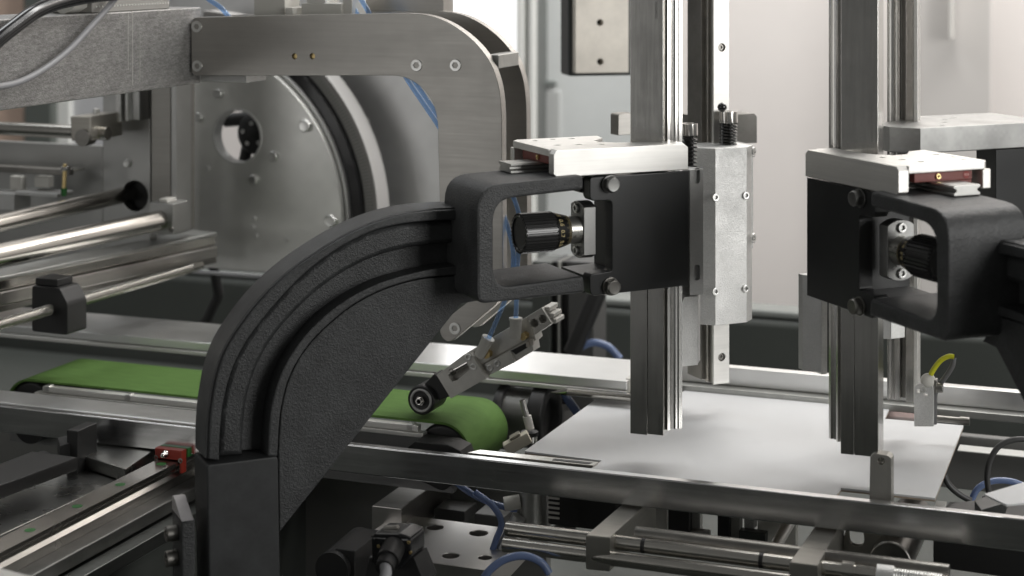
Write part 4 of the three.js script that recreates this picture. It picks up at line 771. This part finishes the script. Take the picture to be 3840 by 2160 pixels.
// ---------------------------------------------------------------- lower middle and right: rods, cross bars, sensors
const YU = YR - .0255;
{
  const bar = (label, list, fr) => { const t = thing('cross_bar', label, 'bar', M, undefined), q = my(YU, list), bot = M.z(fr[0], fr[1], q[0][1])[1]; part(t, 'bar', extrY(q, bot, YU, .0016), metal([.4, .39, .36], .38, .55, { tone: .14 }, 180)); return [t, q, bot]; };
  const [, q1, b1] = bar('grey steel cross bar holding two rods, nearer the curved arm', [[2197, 2005], [2287, 2013], [2460, 1858], [2378, 1850]], [2240, 2143]);
  const [, q2] = bar('grey steel cross bar holding two rods, nearer the drilled post', [[2960, 2106], [3066, 2119], [3165, 1945], [3080, 1936]], [3010, 2250]);
  const zr1 = (q1[0][1] + q1[2][1]) / 2 - .004, rodAt = (py, dz, r, label, mat, x0 = 1880, rings) => {
    const z = q1[0][1] - dz, [xa, y] = M.z(2330, py, z), t = thing('guide_rod', label, 'rod', M), L0 = M.z(x0, py, z)[0], L1 = M.z(3560, py, z)[0];
    part(t, 'rod', cyl([L0, y, z], [L1, y, z], r), mat);
    for (const px of rings ?? []) { const x = M.z(px, py, z)[0]; part(t, 'groove', cyl([x - .0016, y, z], [x + .0016, y, z], r * 1.01), rubber); }
    return [t, y, z];
  };
  const [r1, ry, rz] = rodAt(2036, .016, .0056, 'polished steel rod with two dark rings through the cross bars', steel, 1900, [2415, 2857]);
  rodAt(2098, .006, .0056, 'lower polished steel rod through the cross bars', steel, 1890);
  rodAt(1996, .032, .006, 'dark oiled rod behind the polished ones', steelDark, 2385);
  for (const [px, L, r, n, m] of [[3160, .009, .0072, 'collar', steel], [3290, .012, .0082, 'nut', blast]]) { const x = M.z(px, 2040, rz)[0]; part(r1, n, cyl([x, ry, rz], [x + L, ry, rz], r, r, n === 'nut' ? 6 : 32), m); }
  { const pts = [], x0 = M.z(3345, 2040, rz)[0]; for (let i = 0; i <= 200; i++) pts.push([x0 + i * .00018, ry + .0058 * Math.sin(i / 10 * 2 * Math.PI), rz + .0058 * Math.cos(i / 10 * 2 * Math.PI)]); part(r1, 'thread', tube(pts, .0009, 300, 6), zinc); }
}
{
  const yp = CY - .50, t = thing('drilled_plate', 'flat steel plate with round holes under the long rail', 'plate', M);
  const o = my(yp, [[1292, 2063], [1490, 1926], [1985, 1990], [1840, 2140]]), hs = [[1631, 1977, .0072], [1795, 1999, .0078], [1690, 2083, .007], [1819, 2090, .0055], [1543, 2062, .004]].map(([px, py, r]) => circ(...M.y(px, py, yp), r, 24));
  part(t, 'plate', extrY(o, yp - .022, yp, .0008, hs), metal([.6, .58, .56], .24, .42, { size: .3, kind: 'blotch', tone: .12 }, 184));
  const b = thing('square_bar', 'square steel bar with a bright top behind the drilled plate', 'bar', M), yb = CY - .485;
  part(b, 'bar', extrY(my(yb, [[1395, 1896], [1505, 1908], [1690, 1770], [1590, 1758]]), yb - .03, yb, .001), metal([.6, .58, .56], .28, .44, { tone: .12 }, 186));
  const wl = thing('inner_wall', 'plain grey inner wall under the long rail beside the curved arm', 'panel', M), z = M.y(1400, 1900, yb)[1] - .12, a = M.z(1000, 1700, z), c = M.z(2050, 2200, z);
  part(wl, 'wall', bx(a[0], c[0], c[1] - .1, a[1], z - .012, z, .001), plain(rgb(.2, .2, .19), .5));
  const s = thing('dark_blocks', 'two small dark blocks between the square bar and the rods', 'block', M);
  const B = (x0, x1, y0, y1, zz) => { const p = M.z(x0, y0, zz), q = M.z(x1, y1, zz); part(s, 'block', bx(p[0], q[0], q[1], p[1], zz - .03, zz, .001), plain(rgb(.07, .07, .068), .45)); };
  B(1628, 1742, 1905, 1965, z + .05); B(1778, 1890, 1925, 1985, z + .06);
}
{ // connector with its cable
  const d = 1.30, t = thing('cable_connector', 'black square cable connector with small screws and a grey cable', 'connector', M), p = U(1462, 2060, d), s = d / F;
  const z = p.z, X = (px, py) => M.z(px, py, z), bl = rubberShiny;
  part(t, 'housing', extr(rounded([...[[1392, 2012], [1540, 2020], [1542, 2090], [1500, 2140], [1392, 2120]].map(([a, b]) => X(a, b))], .003), z - .026, z, .0016), bl);
  part(t, 'lid', extr(rounded([[1392, 2010], [1410, 1996], [1500, 1998], [1540, 2012], [1540, 2022], [1392, 2016]].map(([a, b]) => X(a, b)), .001), z - .024, z + .001, .001), bl);
  part(t, 'label_tab', extr([[1416, 1996], [1420, 1988], [1468, 1986], [1474, 1996]].map(([a, b]) => X(a, b)), z - .012, z - .008, .0002), steelDark);
  for (const [a, b] of [[1420, 2048], [1420, 2090], [1533, 2034], [1540, 2072]]) part(t, 'screw', socketScrew([...X(a, b), z - .0002], [0, 0, 1], .0012, .0008), brass);
  part(t, 'gland', [cyl([...X(1478, 2050), z], [...X(1488, 2075), z + .016], .0085), cyl([...X(1488, 2075), z + .0162], [...X(1494, 2090), z + .024], .0068)], rubber);
  part(t, 'mount', extr([[1370, 2100], [1540, 2100], [1580, 2200], [1350, 2200]].map(([a, b]) => X(a, b)), z - .03, z - .006, .001), rubber);
  part(t, 'cable', tube([[...X(1492, 2082), z + .022], [...X(1512, 2104), z + .03], [...X(1508, 2140), z + .034], [...X(1480, 2190), z + .034], [...X(1450, 2260), z + .03]], .0042), cableGrey);
  const m = thing('black_motor', 'dark rounded motor housing beside the drilled plate', 'motor', M), q = M.z(1235, 2110, z - .1);
  part(m, 'housing', cyl([q[0], q[1] - .004, z - .16], [q[0] + .002, q[1] - .006, z - .1], .0145), rubber); part(m, 'flange', bx(q[0] + .002, q[0] + .02, q[1] - .04, q[1] + .01, z - .16, z - .106, .001), rubber);
}
{ // loose pneumatic tubes and small fittings under the rail
  const tb = (label, list, d, r, mat) => { const t = thing('air_tube', label, 'tube', M); part(t, 'hose', tube(list.map(([a, b, dd]) => U(a, b, dd ?? d)), r, 60, 12), mat); };
  tb('hazy blue air tube hanging under the long rail near the drum', [[1700, 1800], [1740, 1832], [1800, 1868], [1870, 1895], [1940, 1912]], 1.5, .0027, tubeHaze);
  tb('hazy blue air tube looping down in front of the drilled plate', [[1780, 1845], [1850, 1900], [1880, 1960], [1858, 2030], [1835, 2100]], 1.47, .0027, tubeHaze);
  tb('pale blue air tube at the bottom edge below the rods', [[1800, 2190], [1840, 2135], [1900, 2095], [1970, 2085], [2030, 2110], [2060, 2150]], 1.34, .003, tubeHaze);
  tb('hazy blue air tube arching over the far guide plate', [[2140, 1345, 2.0], [2175, 1305], [2225, 1285], [2280, 1300], [2325, 1345]], 2.0, .0042, tubeHaze);
  tb('hazy blue air tube arching at the right edge by the white sheet', [[3640, 1880], [3668, 1832], [3720, 1805], [3790, 1805], [3860, 1830]], 1.5, .0027, tubeHaze);
  tb('short blue air tube showing under the card blank', [[2105, 1440], [2125, 1490], [2160, 1540], [2190, 1585]], 1.66, .0042, tubeHaze);
  const f = thing('vacuum_fitting', 'grey metal fitting with pale collars under the long rail', 'fitting', M), p = U(1990, 1870, 1.48);
  part(f, 'body', [cyl([p.x, p.y - .02, p.z], [p.x, p.y + .012, p.z], .009), cyl([p.x, p.y + .0122, p.z], [p.x, p.y + .02, p.z], .0115)], aluDull);
  part(f, 'collar', cyl([p.x - .02, p.y - .004, p.z + .01], [p.x - .008, p.y - .002, p.z + .004], .006), greyPlastic); part(f, 'lever', cyl([p.x - .024, p.y - .05, p.z + .015], [p.x - .006, p.y - .012, p.z + .012], .006), blastDark);
  const b = thing('ribbed_cylinder', 'black cylinder with fine pale ribs under the long rail', 'cylinder', M), q = U(2100, 1880, 1.52);
  part(b, 'body', bx(q.x - .012, q.x + .05, q.y - .022, q.y + .024, q.z - .04, q.z - .002, .002), rubber);
  for (let i = 0; i < 9; i++) part(b, 'rib', bx(q.x - .011, q.x - .001, q.y - .016 + i * .0042, q.y - .0142 + i * .0042, q.z - .0022, q.z - .0006, .0003), greyBlock);
  part(b, 'disc', cyl([q.x + .004, q.y - .024, q.z], [q.x + .004, q.y - .0222, q.z], .010), blast);
  const fr = thing('frame_pieces', 'grey frame pieces in the gap between the rods and the long rail', 'frame', M), z0 = U(2650, 1980, 1.5).z;
  const B = (x0, x1, y0, y1, dz, mat) => { const a = M.z(x0, y0, z0 + dz), c = M.z(x1, y1, z0 + dz); part(fr, 'piece', bx(a[0], c[0], c[1], a[1], z0 + dz - .01, z0 + dz, .0008), mat); };
  B(2350, 2500, 1880, 2060, -.01, greyBlock); B(2505, 2585, 1890, 2060, 0, rubber); B(2590, 2625, 1895, 1995, -.012, blast); B(2586, 2655, 1990, 2040, -.005, paintGrey); B(2690, 2735, 1905, 2060, .002, rubber); B(2738, 2775, 1900, 2060, -.004, paintGrey); B(2790, 2830, 1930, 1985, -.01, blast); B(2770, 2870, 1990, 2060, 0, paintDark); B(2840, 2985, 1880, 2150, -.03, greyPlastic);
  const rd = thing('slanted_rod', 'pale slanted rod in the gap below the long rail', 'rod', M); part(rd, 'rod', cyl(U(2900, 2060, 1.46), U(2960, 1960, 1.5), .005), aluBright);
}
{ // drilled post on the near side, sensor post on the far side
  const t = thing('stop_post', 'grey steel post with a round hole, standing at the card edge', 'post', M), z = zr - .022;
  const o = mz(z, [[3258, 1960], [3343, 1960], [3343, 1720], [3330, 1708, .002], [3275, 1700, .002], [3263, 1712]]), h = M.z(3304, 1730, z);
  part(t, 'post', extr(rounded(o, .001), z - .012, z, .0004, [circ(...h, .003, 20)]), metal([.46, .45, .42], .38, .52, { turn: true, tone: .12 }, 190));
  part(t, 'pin', socketScrew([...h, z - .004], [0, 0, 1], .003, .0018), steel);
  const s = thing('sensor_post', 'pale metal sensor post with a yellow and grey cable', 'sensor', M), z2 = U(3465, 1500, 1.455).z;
  const a = mz(z2, [[3428, 1600], [3501, 1600], [3501, 1440], [3428, 1440]]);
  part(s, 'post', extr(rounded(a.map(([x, y], i) => i > 1 ? [x, y, .005] : [x, y]), .0004), z2 - .008, z2, .0006, [circ(...M.z(3444, 1467, z2), .0018, 14), circ(...M.z(3472, 1479, z2), .0018, 14)]), blast);
  part(s, 'screw', socketScrew([...M.z(3462, 1461, z2), z2 - .0002], [0, 0, 1], .0026, .001), zinc);
  part(s, 'sensor_head', lathe([[0, .004], [.0045, .0034], [.0062, .001], [.0065, -.006]], [...M.z(3478, 1432, z2), z2 - .004], [0, .5, .86], 24), greyPlastic);
  part(s, 'side_fitting', [cyl([...M.z(3508, 1458, z2), z2 - .005], [...M.z(3532, 1460, z2), z2 - .005], .0042), bx(M.z(3502, 1430, z2)[0], M.z(3512, 1430, z2)[0], M.z(3502, 1476, z2)[1], M.z(3502, 1426, z2)[1], z2 - .01, z2 - .001)], steelDark);
  part(s, 'yellow_cable', tube([[3490, 1405], [3508, 1375], [3530, 1350], [3560, 1336], [3578, 1338]].map(([x, y]) => [...M.z(x, y, z2 - .004), z2 - .004]), .0021), yellow);
  part(s, 'grey_cable', tube([[3577, 1340], [3572, 1370], [3548, 1410], [3524, 1442], [3508, 1470], [3505, 1520], [3504, 1590]].map(([x, y]) => [...M.z(x, y, z2 - .006), z2 - .006]), .0021), plain(rgb(.11, .11, .11), .5));
  const k = thing('gripper_plate', 'reddish brown plate under the far notch of the card blank', 'plate', M);
  const yk = YS - .012; part(k, 'plate', extrY(my(yk, [[3300, 1600], [3335, 1520], [3430, 1528], [3430, 1600]]), yk - .004, yk, .0005), plain(rgb(.16, .1, .09), .45));
  const rr = thing('small_rod', 'short brass rod beside the sensor post', 'rod', M), ra = U(3500, 1568, 1.5); part(rr, 'rod', [cyl(ra, [ra.x + .022, ra.y, ra.z], .0028), cyl([ra.x + .0221, ra.y, ra.z], [ra.x + .03, ra.y, ra.z], .0036)], steelDark);
}
{ // right edge: lower rail, dark parts, white sheet, black clamp
  const z = U(3700, 1720, 1.62).z, t = thing('white_ledge', 'pale ledge below the far rail at the right edge', 'ledge', M);
  const a = M.z(3590, 1688, z), b = M.z(4100, 1735, z); part(t, 'ledge', bx(a[0], b[0], b[1] - .002, a[1], z - .02, z, .002), plain(rgb(.5, .5, .48), .45));
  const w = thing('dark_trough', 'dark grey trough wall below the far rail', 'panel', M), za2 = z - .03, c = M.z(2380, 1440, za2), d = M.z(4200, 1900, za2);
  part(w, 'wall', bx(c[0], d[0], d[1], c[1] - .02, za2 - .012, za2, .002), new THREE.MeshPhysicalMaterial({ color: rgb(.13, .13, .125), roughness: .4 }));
  const s = thing('white_sheet', 'white sheet at the right edge behind the black clamp', 'sheet', M), ys = CY - .40; part(s, 'sheet', extrY(my(ys, [[3774, 1892], [3690, 1852], [3900, 1790], [4000, 1870]]), ys - .0015, ys, .0002), card);
  const k = thing('black_clamp', 'black clamp bar with two holes near the card corner', 'clamp', M), yk = CY - .425, hs = [[3693, 1863], [3745, 1854]].map(([x, y]) => circ(...M.y(x, y, yk), .0022, 14));
  part(k, 'bar', extrY(my(yk, [[3655, 1878], [3745, 1838], [3778, 1862], [3770, 1885], [3680, 1912]]), yk - .009, yk, .0008, hs), satinBlack);
  part(k, 'arm', extrY(my(yk - .006, [[3545, 1915], [3570, 1885], [3690, 1868], [3690, 1925], [3600, 1935]]), yk - .02, yk - .0065, .0008), rubber);
  part(k, 'bed', extrY(my(yk - .022, [[3500, 1960], [3560, 1880], [3950, 1900], [3950, 2050], [3500, 1990]]), yk - .05, yk - .022, .001), rubber);
  const cb = (label, l, d, r) => { const q = thing('black_cable', label, 'cable', M); part(q, 'cable', tube(l.map(([x, y]) => U(x, y, d)), r, 50, 10), plain(rgb(.05, .05, .05), .45)); };
  cb('dark grey cable arching beside the white sheet at the right edge', [[3708, 1850], [3702, 1790], [3712, 1730], [3745, 1675], [3800, 1650], [3880, 1648]], 1.47, .0025);
  cb('black cable hanging from under the card corner to the black clamp', [[3540, 1780], [3556, 1815], [3590, 1848], [3640, 1878]], 1.44, .0026);
  const m = thing('dark_cylinder', 'dark cylinder with a recessed round end below the long rail', 'cylinder', M), p = U(3338, 2110, 1.34);
  part(m, 'body', lathe([[0, -.003], [.006, -.003], [.0065, -.001], [.012, -.0012], [.014, 0], [.0155, 0], [.016, -.002], [.016, -.12]], [p.x, p.y, p.z], [0, 0, 1], 40), steelDark);
  const fp = thing('frame_plate', 'grey frame plate with a rounded slot under the long rail', 'plate', M), zf2 = U(3200, 2050, 1.37).z;
  part(fp, 'plate', extr(mz(zf2, [[3132, 2090], [3150, 2060], [3180, 1960], [3330, 1960], [3330, 2080], [3290, 2140], [3132, 2150]]), zf2 - .006, zf2, .0006, [rounded(mz(zf2, [[3180, 1985], [3240, 1990], [3240, 2050], [3185, 2045]]), .005)]), metal([.34, .33, .3], .4, .55, { tone: .1 }, 196));
  part(fp, 'bolt', hexBolt([...M.z(3152, 2090, zf2), zf2], [-.5, 0, .8], .004, .006), zinc);
  const pf = thing('plate_post', 'narrow grey upright plate in the dark below the long rail', 'plate', M), zp2 = U(3520, 2050, 1.5).z, e0 = M.z(3500, 1990, zp2), e1 = M.z(3540, 2200, zp2); part(pf, 'plate', bx(e0[0], e1[0], e1[1], e0[1] + .02, zp2 - .02, zp2, .0006), paintGrey);
}
{ // drum motor, sensor tip and bits between the belt nose and the card
  const z = zf - .05, t = thing('drum_motor', 'dark grey motor drum with black rings behind the end of the green belt', 'motor', M), p = M.z(1960, 1565, z), X = (px) => M.z(px, 1565, z)[0] - p[0], at = [p[0], p[1], z], ax = [1, 0, 0];
  part(t, 'rear_ring', lathe([[0, X(1880)], [.029, X(1880)], [.031, X(1884)], [.031, X(1912)], [.026, X(1914)]], at, ax, 48), rubber);
  part(t, 'drum', lathe([[.0275, X(1914)], [.0275, X(2012)]], at, ax, 48), metal([.3, .3, .29], .4, .55, { tone: .12 }));
  part(t, 'front_ring', lathe([[.02, X(2012)], [.032, X(2012)], [.033, X(2018)], [.033, X(2062)], [.031, X(2068)], [.022, X(2068)], [.021, X(2040)], [0, X(2040)]], at, ax, 48), rubber);
  const c = thing('air_cone', 'grey sleeve with a shiny tip between the belt end and the card', 'nozzle', M), d = 1.55;
  part(c, 'tip', tube([[1958, 1500], [1966, 1530], [1975, 1560], [1980, 1590]].map(([x, y]) => U(x, y, d)), .0026), new THREE.MeshPhysicalMaterial({ color: rgb(.45, .44, .42), roughness: .2, metalness: .5 }));
  part(c, 'sleeve', cyl(U(1976, 1560, d), U(1988, 1610, d), .0038), greyBlock); part(c, 'base', [cyl(U(1986, 1655, d), U(1986, 1622, d), .0072)], chrome); part(c, 'ring', cyl(U(1986, 1632, d), U(1986, 1618, d), .0076), rubber);
  const b = thing('beige_connector', 'small beige connector next to the belt end', 'connector', M), q = U(1940, 1660, 1.54);
  part(b, 'body', bx(-.012, .012, -.005, .005, -.006, .006, .001).rotateZ(.5).rotateY(.4).translate(q.x, q.y, q.z), plain(rgb(.62, .58, .48), .45)); part(b, 'latch', bx(-.004, .006, .0052, .0075, -.005, .005, .0006).rotateZ(.5).rotateY(.4).translate(q.x, q.y, q.z), plain(rgb(.3, .28, .22), .5));
  const r = thing('pointed_rod', 'pointed steel rod beside the left column, above the card edge', 'rod', M), z3 = U(2200, 1480, 1.63).z, a1 = M.z(2066, 1471, z3), a2 = M.z(2130, 1468, z3), a3 = M.z(2470, 1492, z3);
  part(r, 'rod', [cyl([a2[0], a2[1], z3], [a3[0], a2[1], z3], .0042, .0042, 6), cyl([a1[0], a1[1], z3], [a2[0] - .0001, a2[1], z3], .0004, .0042, 6)], steel);
  const w = thing('small_block', 'grey block at the end of the far guide plate', 'block', M), z4 = M.y(2360, 1420, YF)[1] + .004, w0 = M.z(2345, 1418, z4), w1 = M.z(2400, 1475, z4); part(w, 'block', bx(w0[0], w1[0], w1[1], w0[1], z4 - .03, z4, .001), greyBlock);
  const pb = thing('pillar', 'dark grey pillar behind the tilted actuator', 'pillar', M), z5 = U(2100, 1250, 2.1).z;
  const Q = (x0, x1, m, o) => { const e = M.z(x0, 980, z5 + o), f = M.z(x1, 1600, z5 + o); part(pb, 'pillar_face', bx(e[0], f[0], f[1], e[1], z5 + o - .05, z5 + o, .001), m); };
  Q(1994, 2062, paintDark, 0); Q(2064, 2090, rubber, -.01); Q(2092, 2096, paintGrey, 0); Q(2098, 2128, rubber, -.01); Q(2130, 2225, plain(rgb(.06, .06, .058), .5), .004);
  const ld = thing('slanted_strut', 'black slanted strut behind the left column', 'strut', M); part(ld, 'strut', cyl(U(2145, 1325, 2.0), U(2245, 1090, 2.0), .010), rubber);
  const ws = thing('white_cup', 'pale cup shaped part in the dark under the card edge', 'cup', M), wp = U(2115, 1575, 1.7); part(ws, 'cup', lathe([[.004, 0], [.011, .004], [.013, .02], [.012, .03]], [wp.x, wp.y - .018, wp.z], [0, 1, 0], 28), plain(rgb(.5, .49, .48), .5));
}

// ---------------------------------------------------------------- set every thing's origin at its base
scene.updateMatrixWorld(true);
for (const g of things) {
  const box = new THREE.Box3(), inv = g.matrixWorld.clone().invert();
  g.traverse((o) => { if (o.isMesh) { o.geometry.computeBoundingBox(); box.union(o.geometry.boundingBox.clone().applyMatrix4(inv.clone().multiply(o.matrixWorld))); } });
  const c = new THREE.Vector3((box.min.x + box.max.x) / 2, box.min.y, (box.min.z + box.max.z) / 2);
  g.position.add(c.clone().applyAxisAngle(new THREE.Vector3(0, 1, 0), g.rotation.y));
  for (const ch of g.children) ch.position.sub(c);
}
renderer.render(scene, camera);
